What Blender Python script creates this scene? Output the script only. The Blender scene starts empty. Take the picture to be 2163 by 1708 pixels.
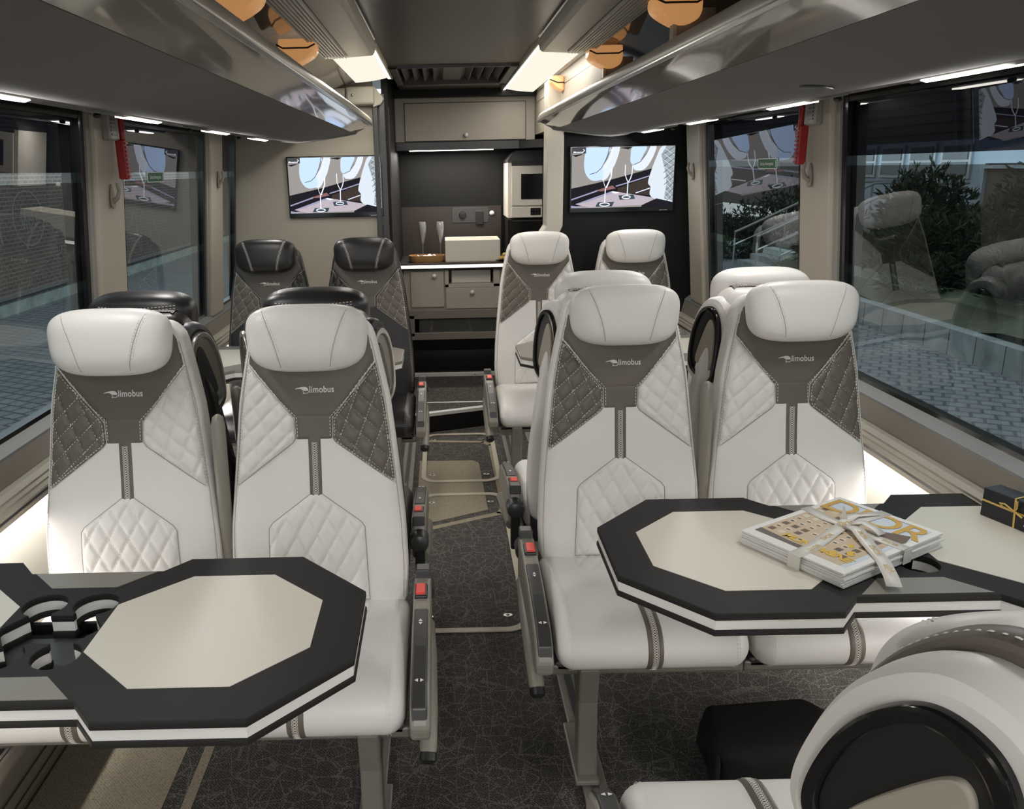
import bpy, bmesh, math, random
from mathutils import Vector, Matrix
sc = bpy.context.scene
COL = sc.collection
RND = random.Random(7)
PI = math.pi

# ---------------------------------------------------------------- camera, world, exposure
FPX, W_PX, H_PX = 1750.0, 2163.0, 1708.0
pitch, roll = math.atan(496 / FPX), 0.022
fwd = Vector((0, math.cos(pitch), -math.sin(pitch)))
r0 = Vector((1, 0, 0)); u0 = r0.cross(fwd)
rgt = r0 * math.cos(roll) - u0 * math.sin(roll)
upv = u0 * math.cos(roll) + r0 * math.sin(roll)
cam_d = bpy.data.cameras.new('camera'); cam = bpy.data.objects.new('camera', cam_d); COL.objects.link(cam)
cam_d.sensor_fit = 'HORIZONTAL'; cam_d.sensor_width = 36.0; cam_d.lens = FPX / W_PX * 36.0
cam_d.shift_x = (W_PX / 2 - 940.0) / W_PX; cam_d.clip_start = 0.02; cam_d.clip_end = 200
M = Matrix.Identity(4)
for i, v in enumerate((rgt, upv, -fwd)):
    for k in range(3): M[k][i] = v[k]
M.translation = Vector((-0.08, 0, 1.55)); cam.matrix_world = M
sc.camera = cam
sc.view_settings.view_transform = 'Standard'; sc.view_settings.look = 'None'
sc.view_settings.exposure = 0.35; sc.view_settings.gamma = 1.0; sc.view_settings.use_curve_mapping = False
sc.cycles.use_denoising = True
sc.cycles.max_bounces = 8; sc.cycles.transparent_max_bounces = 12
sc.cycles.sample_clamp_indirect = 6.0
wd = bpy.data.worlds.new('overcast_sky'); sc.world = wd; wd.use_nodes = True
bgn = wd.node_tree.nodes['Background']; bgn.inputs[0].default_value = (0.84, 0.93, 1.0, 1); bgn.inputs[1].default_value = 1.6

def area_light(name, loc, sx, sy, power, color=(1, 0.95, 0.87), rot=(0, 0, 0)):
    d = bpy.data.lights.new(name, 'AREA'); d.shape = 'RECTANGLE'; d.size = sx; d.size_y = sy
    d.energy = power; d.color = color
    o = bpy.data.objects.new(name, d); o.location = loc; o.rotation_euler = rot; COL.objects.link(o); return o
WARM, NEUT, COOL = (1, 0.94, 0.86), (1, 0.98, 0.955), (0.95, 0.97, 1.0)
# lamps of the two ceiling light channels (seen ahead, plus an unseen pair added behind the camera) and of the service strips
for s in (-1, 1):
    area_light('channel_lamp', (s * 0.415, 4.15 if s < 0 else 4.6, 2.02), 0.12, 0.9 if s < 0 else 1.8, 6, WARM)
    area_light('channel_lamp', (s * 0.43, -1.75, 2.0), 0.16, 1.5, 42, NEUT)  # added unseen pair, set far back and strong to brighten the seat fronts
    for y in (0.8, 1.75, 2.62, 3.5, 4.35):
        area_light('service_lamp', (s * 0.955, y, 1.690), 0.05, 0.30, 2.1, NEUT, (0, s * 0.45, 0))

area_light('kitchen_lamp', (0.0, 6.0, 1.665), 0.6, 0.03, 7.5, WARM)

# ---------------------------------------------------------------- helpers
def V(*a): return Vector(a)
def link(o, parent=None):
    COL.objects.link(o)
    if parent is not None: o.parent = parent
    return o
def tag(o, label=None, cat=None, group=None, kind=None):
    if label: o['label'] = label
    if cat: o['category'] = cat
    if group: o['group'] = group
    if kind: o['kind'] = kind
    return o
def thing(name, label, cat, loc=(0, 0, 0), rz=0, group=None):
    o = bpy.data.objects.new(name, None); o.empty_display_size = 0.1
    o.location = loc; o.rotation_euler = (0, 0, rz); COL.objects.link(o)
    return tag(o, label, cat, group)
def copy_tree(o, parent=None):
    c = o.copy(); COL.objects.link(c)
    if parent is not None: c.parent = parent
    for ch in [k for k in o.children]: copy_tree(ch, c)
    return c
class MB:
    def __init__(self): self.v = []; self.f = []
    def add(self, vs, fs):
        b = len(self.v); self.v += [tuple(p) for p in vs]; self.f += [tuple(b + i for i in q) for q in fs]; return self
    def box(self, x0, x1, y0, y1, z0, z1):
        p = [(x, y, z) for z in (z0, z1) for y in (y0, y1) for x in (x0, x1)]
        return self.add(p, [(0, 2, 3, 1), (4, 5, 7, 6), (0, 1, 5, 4), (2, 6, 7, 3), (0, 4, 6, 2), (1, 3, 7, 5)])
    def grid(self, rows, wrap=False, cap0=False, cap1=False):
        n = len(rows[0]); vs = [p for r in rows for p in r]; fs = []
        for i in range(len(rows) - 1):
            for j in range(n if wrap else n - 1):
                k = (j + 1) % n
                fs.append((i * n + j, i * n + k, (i + 1) * n + k, (i + 1) * n + j))
        if cap0: fs.append(tuple(range(n))[::-1])
        if cap1: fs.append(tuple((len(rows) - 1) * n + j for j in range(n)))
        return self.add(vs, fs)
    def prism(self, poly, axis, a0, a1):
        def P(p, a):
            return {'x': (a, p[0], p[1]), 'y': (p[0], a, p[1]), 'z': (p[0], p[1], a)}[axis]
        return self.grid([[P(p, a0) for p in poly], [P(p, a1) for p in poly]], True, True, True)
    def tube(self, path, r, n=10, caps=True):
        rows = []; path = [Vector(p) for p in path]; prev = None
        for i, p in enumerate(path):
            d = (path[min(i + 1, len(path) - 1)] - path[max(i - 1, 0)]).normalized()
            a = prev if prev is not None else (V(0, 0, 1) if abs(d.z) < 0.9 else V(1, 0, 0))
            a = (a - d * a.dot(d)).normalized(); prev = a; b = d.cross(a)
            rr = r[i] if isinstance(r, (list, tuple)) else r
            rows.append([p + (a * math.cos(t) + b * math.sin(t)) * rr for t in [2 * PI * k / n for k in range(n)]])
        return self.grid(rows, True, caps, caps)
    def lathe(self, prof, c=(0, 0, 0), n=24):
        rows = [[(c[0] + r * math.cos(2 * PI * k / n), c[1] + r * math.sin(2 * PI * k / n), c[2] + z) for k in range(n)] for r, z in prof]
        return self.grid(rows, True, prof[0][0] > 1e-5, prof[-1][0] > 1e-5)
    def ball(self, c, rx, ry, rz, n=14, m=9):
        rows = []
        for i in range(m + 1):
            t = -PI / 2 + PI * i / m
            rows.append([(c[0] + rx * math.cos(t) * math.cos(2 * PI * k / n), c[1] + ry * math.cos(t) * math.sin(2 * PI * k / n), c[2] + rz * math.sin(t)) for k in range(n)])
        return self.grid(rows, True)
    def ribbon(self, pts, w, nrm):
        rows = []; pts = [Vector(p) for p in pts]; nrm = Vector(nrm)
        for i, p in enumerate(pts):
            d = (pts[min(i + 1, len(pts) - 1)] - pts[max(i - 1, 0)]).normalized(); t = d.cross(nrm).normalized() * w * 0.5
            rows.append([p - t, p + t])
        return self.grid(rows)
    def build(self, name, m, parent=None, smooth=False, bevel=0.0, loc=None, fix=True, seg=2, angle=40):
        me = bpy.data.meshes.new(name); me.from_pydata(self.v, [], self.f)
        if fix:
            b = bmesh.new(); b.from_mesh(me); bmesh.ops.remove_doubles(b, verts=b.verts, dist=1e-6)
            bmesh.ops.recalc_face_normals(b, faces=b.faces); b.to_mesh(me); b.free()
        me.materials.append(m)
        if smooth:
            me.polygons.foreach_set('use_smooth', [True] * len(me.polygons)); me.set_sharp_from_angle(angle=math.radians(angle))
        o = bpy.data.objects.new(name, me); link(o, parent)
        if loc: o.location = loc
        if bevel:
            md = o.modifiers.new('edge', 'BEVEL'); md.width = bevel; md.segments = seg; md.limit_method = 'ANGLE'
        return o
def curve_mesh(loops, depth, bevel=0.0):
    cd = bpy.data.curves.new('outline', 'CURVE'); cd.dimensions = '2D'; cd.fill_mode = 'BOTH'
    cd.extrude = max(depth / 2 - bevel, 0); cd.bevel_depth = bevel; cd.bevel_resolution = 1; cd.offset = -bevel
    for lp in loops:
        sp = cd.splines.new('POLY'); sp.points.add(len(lp) - 1)
        for q, p in zip(sp.points, lp): q.co = (p[0], p[1], 0, 1)
        sp.use_cyclic_u = True
    o = bpy.data.objects.new('outline', cd); me = bpy.data.meshes.new_from_object(o)
    bpy.data.objects.remove(o); bpy.data.curves.remove(cd); return me
def text_mesh(txt, size, depth=0.0, shear=0.0, space=1.0, bold=0.0, align='CENTER'):
    cd = bpy.data.curves.new('lettering', 'FONT'); cd.body = txt; cd.size = size; cd.extrude = depth / 2; cd.shear = shear
    cd.align_x = align; cd.align_y = 'CENTER'; cd.space_character = space; cd.offset = bold
    o = bpy.data.objects.new('lettering', cd); me = bpy.data.meshes.new_from_object(o)
    bpy.data.objects.remove(o); bpy.data.curves.remove(cd); return me
def place(name, me, m, parent=None, fn=None, mw=None):
    if fn:
        for vt in me.vertices: vt.co = fn(vt.co)
    if mw is not None: me.transform(mw)
    me.materials.clear(); me.materials.append(m)
    if len(me.polygons) > 12:
        me.polygons.foreach_set('use_smooth', [True] * len(me.polygons)); me.set_sharp_from_angle(angle=math.radians(38))
    return link(bpy.data.objects.new(name, me), parent)
def frame(o, x, y, z):
    """matrix with given origin and axes"""
    m = Matrix.Identity(4)
    for i, v in enumerate((x, y, z)):
        v = Vector(v)
        for k in range(3): m[k][i] = v[k]
    m.translation = Vector(o); return m
def plate(name, loops, depth, m, parent, mw, bevel=0.0):
    return place(name, curve_mesh(loops, depth, bevel), m, parent, mw=mw)
def rrect(x0, x1, y0, y1, r, n=5):
    pts = []
    for cx, cy, a in ((x1 - r, y1 - r, 0), (x0 + r, y1 - r, 90), (x0 + r, y0 + r, 180), (x1 - r, y0 + r, 270)):
        for k in range(n + 1):
            t = math.radians(a + 90 * k / n); pts.append((cx + r * math.cos(t), cy + r * math.sin(t)))
    return pts
def circ(cx, cy, r, n=28, ry=None): return [(cx + r * math.cos(2 * PI * k / n), cy + (ry or r) * math.sin(2 * PI * k / n)) for k in range(n)]
def spline(pts, n=6, closed=False):
    pts = [Vector(p) for p in pts]; out = []; N = len(pts)
    for i in range(N if closed else N - 1):
        g = lambda k: pts[k % N] if closed else pts[max(0, min(N - 1, k))]
        a, b, c, d = g(i - 1), g(i), g(i + 1), g(i + 2)
        for k in range(n):
            t = k / n
            out.append(0.5 * ((2 * b) + (c - a) * t + (2 * a - 5 * b + 4 * c - d) * t * t + (3 * b - a - 3 * c + d) * t ** 3))
    if not closed: out.append(pts[-1])
    return out

# ---------------------------------------------------------------- materials
def srgb(r, g, b):
    f = lambda c: (c / 255 / 12.92) if c / 255 <= 0.04045 else ((c / 255 + 0.055) / 1.055) ** 2.4
    return (f(r), f(g), f(b), 1)
def mat(name, colr, rough=0.5, metal=0.0, coat=0.0, bump=0.0, bscale=300, spec=0.5, emit=None, estr=0.0, vary=0.0, vscale=6):
    m = bpy.data.materials.new(name); m.use_nodes = True; nt = m.node_tree; p = nt.nodes['Principled BSDF']
    c = colr if len(colr) == 4 else tuple(colr) + (1,)
    p.inputs['Base Color'].default_value = c; p.inputs['Roughness'].default_value = rough; p.inputs['Metallic'].default_value = metal
    p.inputs['Coat Weight'].default_value = coat; p.inputs['Specular IOR Level'].default_value = spec
    tc = nt.nodes.new('ShaderNodeTexCoord')
    if vary:
        n = nt.nodes.new('ShaderNodeTexNoise'); n.inputs['Scale'].default_value = vscale; n.inputs['Detail'].default_value = 3
        nt.links.new(tc.outputs['Object'], n.inputs['Vector'])
        mx = nt.nodes.new('ShaderNodeMixRGB'); mx.blend_type = 'MULTIPLY'; mx.inputs[0].default_value = vary; mx.inputs[1].default_value = c
        nt.links.new(n.outputs['Fac'], mx.inputs[2]); nt.links.new(mx.outputs[0], p.inputs['Base Color'])
    if bump:
        n = nt.nodes.new('ShaderNodeTexNoise'); n.inputs['Scale'].default_value = bscale; n.inputs['Detail'].default_value = 2
        nt.links.new(tc.outputs['Object'], n.inputs['Vector'])
        b = nt.nodes.new('ShaderNodeBump'); b.inputs['Strength'].default_value = bump; b.inputs['Distance'].default_value = 0.002
        nt.links.new(n.outputs['Fac'], b.inputs['Height']); nt.links.new(b.outputs['Normal'], p.inputs['Normal'])
    if emit:
        p.inputs['Emission Color'].default_value = emit if len(emit) == 4 else tuple(emit) + (1,); p.inputs['Emission Strength'].default_value = estr
    return m
def emis(name, colr, s):
    m = bpy.data.materials.new(name); m.use_nodes = True; nt = m.node_tree; nt.nodes.clear()
    e = nt.nodes.new('ShaderNodeEmission'); e.inputs[0].default_value = colr if len(colr) == 4 else tuple(colr) + (1,); e.inputs[1].default_value = s
    o = nt.nodes.new('ShaderNodeOutputMaterial'); nt.links.new(e.outputs[0], o.inputs[0]); return m
class X: pass
X.white = mat('pale_leather', (0.76, 0.735, 0.70), 0.42, bump=0.12, bscale=420)
X.taupe = mat('taupe_leather', (0.125, 0.108, 0.087), 0.45, bump=0.12, bscale=420)
X.black = mat('black_leather', (0.018, 0.017, 0.017), 0.36, bump=0.15, bscale=420)
X.grey = mat('grey_leather', (0.105, 0.092, 0.078), 0.45, bump=0.12, bscale=420)
X.thread = mat('pale_thread', (0.80, 0.77, 0.70), 0.7)
X.thread2 = mat('grey_thread', (0.36, 0.33, 0.29), 0.8)
X.logo = mat('printed_logo', (0.80, 0.78, 0.74), 0.6)
X.plas = mat('taupe_plastic', (0.235, 0.215, 0.18), 0.38)
X.dplas = mat('dark_plastic', (0.045, 0.045, 0.045), 0.35)
X.blk = mat('black_plastic', (0.012, 0.012, 0.012), 0.4)
X.gloss = mat('gloss_black', (0.008, 0.008, 0.008), 0.12)
X.red = mat('red_plastic', (0.75, 0.03, 0.015), 0.35)
X.dred = mat('dull_red_plastic', (0.30, 0.010, 0.012), 0.4)
X.silver = mat('brushed_silver', (0.55, 0.54, 0.51), 0.3, 0.9)
X.steel = mat('steel', (0.6, 0.6, 0.6), 0.22, 1.0)
X.leg = mat('taupe_metal', (0.20, 0.185, 0.16), 0.4, 0.3)
X.cream = mat('cream_panel', (0.36, 0.325, 0.265), 0.5)
X.ledge = mat('grey_ledge', (0.17, 0.175, 0.175), 0.4)
X.seam = mat('seam_shade', (0.27, 0.25, 0.225), 0.7)  # dark ribbon colour with the crease shade along seams put into it
X.alu = mat('pale_aluminium', (0.72, 0.71, 0.68), 0.45, 0.2)
X.creamw = mat('cream_light_panel', (0.50, 0.47, 0.40), 0.45)
X.cab = mat('grey_beige_laminate', (0.42, 0.385, 0.325), 0.45)
X.cabf = mat('taupe_laminate', (0.20, 0.175, 0.145), 0.45)
X.soff = mat('soffit_fabric', (0.155, 0.145, 0.135), 0.8, bump=0.1, bscale=900)
X.fasc = mat('glossy_taupe', (0.30, 0.275, 0.24), 0.07, coat=0.3)
X.rail = mat('satin_rail', (0.52, 0.48, 0.40), 0.3)
X.ceil = mat('dark_ceiling', (0.052, 0.044, 0.037), 0.32)
X.mold = mat('grey_moulding', (0.25, 0.24, 0.22), 0.4)
X.tblk = mat('table_black', (0.020, 0.0185, 0.0175), 0.6, spec=0.25)
X.twht = mat('table_white', (0.86, 0.85, 0.81), 0.35)
X.tcrm = mat('table_cream_inlay', (0.68, 0.635, 0.54), 0.38)
X.tgry = mat('table_grey_inlay', (0.24, 0.22, 0.19), 0.35)
X.lamw = mat('white_laminate', (0.72, 0.68, 0.60), 0.35)
X.wblk = mat('black_panel', (0.0065, 0.0065, 0.0065), 0.5, spec=0.25)
X.brown = mat('dark_brown_panel', (0.036, 0.029, 0.025), 0.35, spec=0.35)
X.wood = mat('pale_wood', (0.46, 0.25, 0.09), 0.5, vary=0.4, vscale=30)
X.paper = mat('white_paper', (0.80, 0.79, 0.76), 0.6)
X.satin = mat('white_satin', (0.76, 0.73, 0.67), 0.32)
X.gold = mat('gold_print', (0.62, 0.38, 0.07), 0.45)
X.goldr = mat('gold_ribbon', (0.70, 0.48, 0.14), 0.3, 0.3)
X.ink = mat('dark_ink', (0.03, 0.025, 0.022), 0.6)
X.bag = mat('black_nylon', (0.008, 0.008, 0.008), 0.85, bump=0.4, bscale=40, spec=0.2)
X.beige = mat('beige_trim', (0.40, 0.355, 0.275), 0.5)
X.led = emis('led_white', (1, 0.94, 0.83), 7.0)
X.ledc = emis('led_cool', (1, 0.97, 0.95), 60.0)
X.amber = mat('amber_lens', (0.85, 0.52, 0.26), 0.35, emit=(1, 0.47, 0.17), estr=0.30)
X.sign = mat('green_sign', (0.012, 0.10, 0.04), 0.5)
X.signw = mat('sign_white', (0.75, 0.78, 0.74), 0.5)
X.food = mat('yellow_pastry', (0.75, 0.52, 0.16), 0.6, vary=0.3, vscale=60)

def nodes(name):
    m = bpy.data.materials.new(name); m.use_nodes = True; return m, m.node_tree, m.node_tree.nodes['Principled BSDF']
def carpet(name, base, line, speck, scale=1.0, lines=True):
    m, nt, p = nodes(name); N = nt.nodes.new; L = nt.links.new
    p.inputs['Roughness'].default_value = 0.9; p.inputs['Specular IOR Level'].default_value = 0.15
    tc = N('ShaderNodeTexCoord'); mp = N('ShaderNodeMapping'); L(tc.outputs['Object'], mp.inputs[0])
    mp.inputs['Rotation'].default_value = (0, 0, 0.7); mp.inputs['Scale'].default_value = (9 * scale, 15 * scale, 1)
    ns = N('ShaderNodeTexNoise'); ns.inputs['Scale'].default_value = 60; L(tc.outputs['Object'], ns.inputs['Vector'])
    def lineset(rot, sc3, thr):
        q = N('ShaderNodeMapping'); L(tc.outputs['Object'], q.inputs[0]); q.inputs['Rotation'].default_value = (0, 0, rot); q.inputs['Scale'].default_value = sc3
        vo = N('ShaderNodeTexVoronoi'); vo.feature = 'DISTANCE_TO_EDGE'; vo.inputs['Scale'].default_value = 1.0; L(q.outputs[0], vo.inputs['Vector'])
        lt = N('ShaderNodeMath'); lt.operation = 'LESS_THAN'; lt.inputs[1].default_value = thr; L(vo.outputs['Distance'], lt.inputs[0]); return lt.outputs[0]
    a = lineset(0.55, (11, 26, 1), 0.030); b = lineset(-0.30, (24, 9, 1), 0.024)
    mxx = N('ShaderNodeMath'); mxx.operation = 'MAXIMUM'; L(a, mxx.inputs[0]); L(b, mxx.inputs[1])
    wn = N('ShaderNodeTexNoise'); wn.inputs['Scale'].default_value = 260; wn.inputs['Detail'].default_value = 1; L(tc.outputs['Object'], wn.inputs['Vector'])
    gt = N('ShaderNodeMath'); gt.operation = 'GREATER_THAN'; gt.inputs[1].default_value = 0.46; L(wn.outputs['Fac'], gt.inputs[0])
    mu = N('ShaderNodeMath'); mu.operation = 'MULTIPLY'; L(mxx.outputs[0], mu.inputs[0]); L(gt.outputs[0], mu.inputs[1])
    # woven dots all over, coming and going in soft clouds
    w1 = N('ShaderNodeTexWave'); w1.inputs['Scale'].default_value = 70; w1.bands_direction = 'DIAGONAL'; w1.inputs['Distortion'].default_value = 2.0; L(tc.outputs['Object'], w1.inputs['Vector'])
    sm_ = N('ShaderNodeMath'); sm_.operation = 'MULTIPLY_ADD'; sm_.inputs[1].default_value = 0.22; L(w1.outputs['Fac'], sm_.inputs[0]); L(wn.outputs['Fac'], sm_.inputs[2])
    g2 = N('ShaderNodeMath'); g2.operation = 'GREATER_THAN'; g2.inputs[1].default_value = 0.68; L(sm_.outputs[0], g2.inputs[0])
    c1 = N('ShaderNodeMixRGB'); c1.inputs[1].default_value = base; c1.inputs[2].default_value = speck; L(g2.outputs[0], c1.inputs[0])
    c2 = N('ShaderNodeMixRGB'); c2.inputs[2].default_value = line; L(c1.outputs[0], c2.inputs[1])
    if lines: L(mu.outputs[0], c2.inputs[0])
    else: c2.inputs[0].default_value = 0.0
    L(c2.outputs[0], p.inputs['Base Color'])
    return m
X.carp = carpet('patterned_carpet', (0.036, 0.0335, 0.031, 1), (0.135, 0.125, 0.112, 1), (0.105, 0.098, 0.09, 1))
X.carpb = carpet('beige_carpet', (0.27, 0.235, 0.17, 1), (0.3, 0.26, 0.2, 1), (0.185, 0.16, 0.118, 1), lines=False)
def bricks(name, c1, c2, mortar, bw, rh, ms, rot=0.0, axis='XY', rough=0.85):
    m, nt, p = nodes(name); N = nt.nodes.new; L = nt.links.new; p.inputs['Roughness'].default_value = rough
    tc = N('ShaderNodeTexCoord'); mp = N('ShaderNodeMapping'); L(tc.outputs['Object'], mp.inputs[0])
    if axis == 'YZ': mp.inputs['Rotation'].default_value = (0, PI / 2, PI / 2)
    else: mp.inputs['Rotation'].default_value = (0, 0, rot)
    if axis == 'YZ':
        sp = N('ShaderNodeSeparateXYZ'); cb = N('ShaderNodeCombineXYZ'); L(tc.outputs['Object'], sp.inputs[0]); L(sp.outputs['Y'], cb.inputs['X']); L(sp.outputs['Z'], cb.inputs['Y'])
        src = cb.outputs[0]
    else: src = mp.outputs[0]
    b = N('ShaderNodeTexBrick'); L(src, b.inputs['Vector']); b.inputs['Color1'].default_value = c1; b.inputs['Color2'].default_value = c2; b.inputs['Mortar'].default_value = mortar
    b.inputs['Scale'].default_value = 1; b.inputs['Brick Width'].default_value = bw; b.inputs['Row Height'].default_value = rh; b.inputs['Mortar Size'].default_value = ms
    ns = N('ShaderNodeTexNoise'); ns.inputs['Scale'].default_value = 1.3; ns.inputs['Detail'].default_value = 5; L(tc.outputs['Object'], ns.inputs['Vector'])
    rp = N('ShaderNodeMapRange'); rp.inputs['To Min'].default_value = 0.65; rp.inputs['To Max'].default_value = 1.25; L(ns.outputs['Fac'], rp.inputs['Value'])
    mx = N('ShaderNodeMixRGB'); mx.blend_type = 'MULTIPLY'; mx.inputs[0].default_value = 1; L(b.outputs['Color'], mx.inputs[1]); L(rp.outputs[0], mx.inputs[2])
    L(mx.outputs[0], p.inputs['Base Color']); return m
X.paver = bricks('paving', (0.15, 0.165, 0.17, 1), (0.20, 0.215, 0.22, 1), (0.065, 0.075, 0.078, 1), 0.24, 0.2, 0.02, 0.5)
X.brick = bricks('brown_brick', (0.24, 0.195, 0.17, 1), (0.31, 0.255, 0.225, 1), (0.46, 0.42, 0.39, 1), 0.24, 0.085, 0.012, axis='YZ')
X.conc = mat('concrete', (0.36, 0.39, 0.38), 0.9, vary=0.75, vscale=3.5)
X.soil = mat('bank_soil', (0.11, 0.115, 0.07), 0.95, vary=0.8, vscale=5)
X.leaf = mat('juniper_green', (0.060, 0.095, 0.052), 0.85, vary=0.7, vscale=5)
X.sidg = mat('grey_siding', (0.13, 0.115, 0.105), 0.7)
X.bwin = mat('pale_blue_wall', (0.42, 0.52, 0.60), 0.6)
X.bgls = mat('house_glass', (0.10, 0.11, 0.12), 0.1)
X.metal = mat('galvanised_rail', (0.45, 0.47, 0.48), 0.4, 0.6)
def glass_bands():
    """bus glazing: printed film bands, dark above, medium in the middle, clear below, thin clear lines between"""
    m = bpy.data.materials.new('banded_tinted_glass'); m.use_nodes = True; nt = m.node_tree; nt.nodes.clear(); N = nt.nodes.new; L = nt.links.new
    o = N('ShaderNodeOutputMaterial'); tr = N('ShaderNodeBsdfTransparent'); gl = N('ShaderNodeBsdfGlossy'); gl.inputs['Roughness'].default_value = 0.0
    gl.inputs['Color'].default_value = (0.95, 0.97, 1, 1)
    tc = N('ShaderNodeTexCoord'); sp = N('ShaderNodeSeparateXYZ'); L(tc.outputs['Object'], sp.inputs[0])
    mr = N('ShaderNodeMapRange'); mr.inputs['From Min'].default_value = 0.8; mr.inputs['From Max'].default_value = 1.8; L(sp.outputs['Z'], mr.inputs['Value'])
    cr = N('ShaderNodeValToRGB'); cr.color_ramp.interpolation = 'CONSTANT'; e = cr.color_ramp.elements
    stops = [(0.0, (0.38, 0.43, 0.44)), (1.172, (0.60, 0.72, 0.68)), (1.208, (0.22, 0.235, 0.225)), (1.532, (0.62, 0.72, 0.74)), (1.562, (0.025, 0.027, 0.035))]
    e[0].position = 0; e[0].color = tuple(x ** 0.5 for x in stops[0][1]) + (1,); e[1].position = stops[1][0] - 0.8; e[1].color = tuple(x ** 0.5 for x in stops[1][1]) + (1,)
    for z, c in stops[2:]:
        k = e.new(z - 0.8); k.color = tuple(x ** 0.5 for x in c) + (1,)
    L(mr.outputs[0], cr.inputs[0]); L(cr.outputs[0], tr.inputs[0])
    fr = N('ShaderNodeFresnel'); fr.inputs['IOR'].default_value = 1.5
    mu = N('ShaderNodeMath'); mu.operation = 'MULTIPLY'; mu.inputs[1].default_value = 1.2; mu.use_clamp = True; L(fr.outputs[0], mu.inputs[0])
    ge = N('ShaderNodeNewGeometry'); iv = N('ShaderNodeMath'); iv.operation = 'SUBTRACT'; iv.inputs[0].default_value = 1.0; L(ge.outputs['Backfacing'], iv.inputs[1])
    m2 = N('ShaderNodeMath'); m2.operation = 'MULTIPLY'; L(mu.outputs[0], m2.inputs[0]); L(iv.outputs[0], m2.inputs[1])
    mx = N('ShaderNodeMixShader'); L(m2.outputs[0], mx.inputs[0]); L(tr.outputs[0], mx.inputs[1]); L(gl.outputs[0], mx.inputs[2]); L(mx.outputs[0], o.inputs[0])
    return m
X.pane = glass_bands()
def clear_glass(name, tint, k=1.5, painted_sheen=0.0):
    m = bpy.data.materials.new(name); m.use_nodes = True; nt = m.node_tree; nt.nodes.clear(); N = nt.nodes.new; L = nt.links.new
    o = N('ShaderNodeOutputMaterial'); tr = N('ShaderNodeBsdfTransparent'); tr.inputs[0].default_value = tint + (1,); gl = N('ShaderNodeBsdfGlossy'); gl.inputs['Roughness'].default_value = 0.03
    lw = N('ShaderNodeLayerWeight'); lw.inputs[0].default_value = 0.35; mu = N('ShaderNodeMath'); mu.operation = 'MULTIPLY'; mu.inputs[1].default_value = k; mu.use_clamp = True; L(lw.outputs['Fresnel'], mu.inputs[0])
    mx = N('ShaderNodeMixShader'); L(mu.outputs[0], mx.inputs[0]); L(tr.outputs[0], mx.inputs[1]); L(gl.outputs[0], mx.inputs[2])
    df = N('ShaderNodeBsdfDiffuse'); df.inputs[0].default_value = (0.8, 0.79, 0.76, 1); m3 = N('ShaderNodeMixShader'); m3.inputs[0].default_value = painted_sheen; L(mx.outputs[0], m3.inputs[1]); L(df.outputs[0], m3.inputs[2]); L(m3.outputs[0], o.inputs[0]); return m  # pale diffuse share paints in the light the glass would catch
X.duct = mat('duct_cream', (0.68, 0.65, 0.59), 0.42)
X.flute = clear_glass('flute_glass', (0.86, 0.87, 0.88), 1.5, 0.22)
X.smoke = clear_glass('smoked_glass', (0.42, 0.43, 0.36), 1.0, 0.07)

# ================================================================ SHELL
Y0, YP = -2.6, 5.0                     # bus runs on behind the camera; left partition
def wu(z): return 1.33 - 0.085 * (z - 0.83)
def struct(o): return tag(o, kind='structure')
fl = MB().box(-1.42, 1.42, Y0, 6.5, -0.06, 0).build('floor', X.carp); struct(fl)
# beige carpet inlays woven into the floor covering (patches, 1.5 mm proud)
def inlay(poly, h=0.0015, name='carpet_inlay', m=None): return MB().prism(poly, 'z', 0.0, h).build(name, m or X.carpb, fl)
inlay([(-0.225, 4.33), (0.07, 4.32), (0.098, 4.28), (0.112, 3.63), (-0.225, 3.46)])
for a, b in (((-0.225, 4.68), (0.14, 4.64)), ((0.14, 4.64), (0.182, 4.58)), ((0.182, 4.58), (0.192, 3.66)), ((0.192, 3.66), (0.165, 3.585)), ((0.165, 3.585), (-0.225, 3.40))):
    a, b = V(*a, 0), V(*b, 0); d = (b - a).normalized(); n = V(-d.y, d.x, 0) * 0.016; a = a - d * 0.006; b = b + d * 0.006
    inlay([(p.x, p.y) for p in (a - n, b - n, b + n, a + n)], 0.0016)
inlay([(-1.3, 1.2), (-0.825, 1.2), (-0.825, 3.0), (-1.3, 3.0)])
inlay([(-0.776, 1.2), (-0.747, 1.2), (-0.752, 3.0), (-0.775, 3.0)], 0.0016)
# aisle floor hatches
def hatch(y0, y1, label):
    t = thing('floor_hatch', label, 'floor hatch', (0, (y0 + y1) / 2, 0), 0, 'hatches in the aisle floor'); h = (y1 - y0) / 2
    plate('hatch_frame', [rrect(-0.212, 0.206, -h, h, 0.085, 8), rrect(-0.188, 0.182, -h + 0.026, h - 0.026, 0.066, 8)], 0.004, X.beige, t, Matrix.Translation((0, 0, 0.004)))
    for sx in (-0.155, 0.13):
        for sy in (-h + 0.11, h - 0.11):
            o = plate('lock', [circ(0, 0, 0.017, 18, 0.012)], 0.004, X.silver, t, Matrix.Translation((sx, sy, 0.0025)), 0.001)
            plate('keyhole', [circ(0, 0, 0.006, 10)], 0.002, X.blk, o, Matrix.Translation((sx, sy, 0.005)))
hatch(2.552, 3.835, 'large beige edged hatch in the aisle floor between the front seats')
hatch(3.99, 4.80, 'smaller beige edged hatch in the aisle floor before the rear step')
# seat rails on the floor
for s in (-1, 1):
    t = thing('seat_rail', 'grey metal floor track along the %s of the aisle under the aisle seats' % ('left side' if s < 0 else 'right side'), 'seat rail', (s * 0.285, 0, 0))
    MB().box(-0.032, 0.032, Y0 + 0.1, 4.72, 0, 0.014).build('track', X.leg, t, bevel=0.003)
    MB().box(-0.010, 0.010, Y0 + 0.1, 4.72, 0.014, 0.017).build('slot', X.dplas, t)
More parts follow.
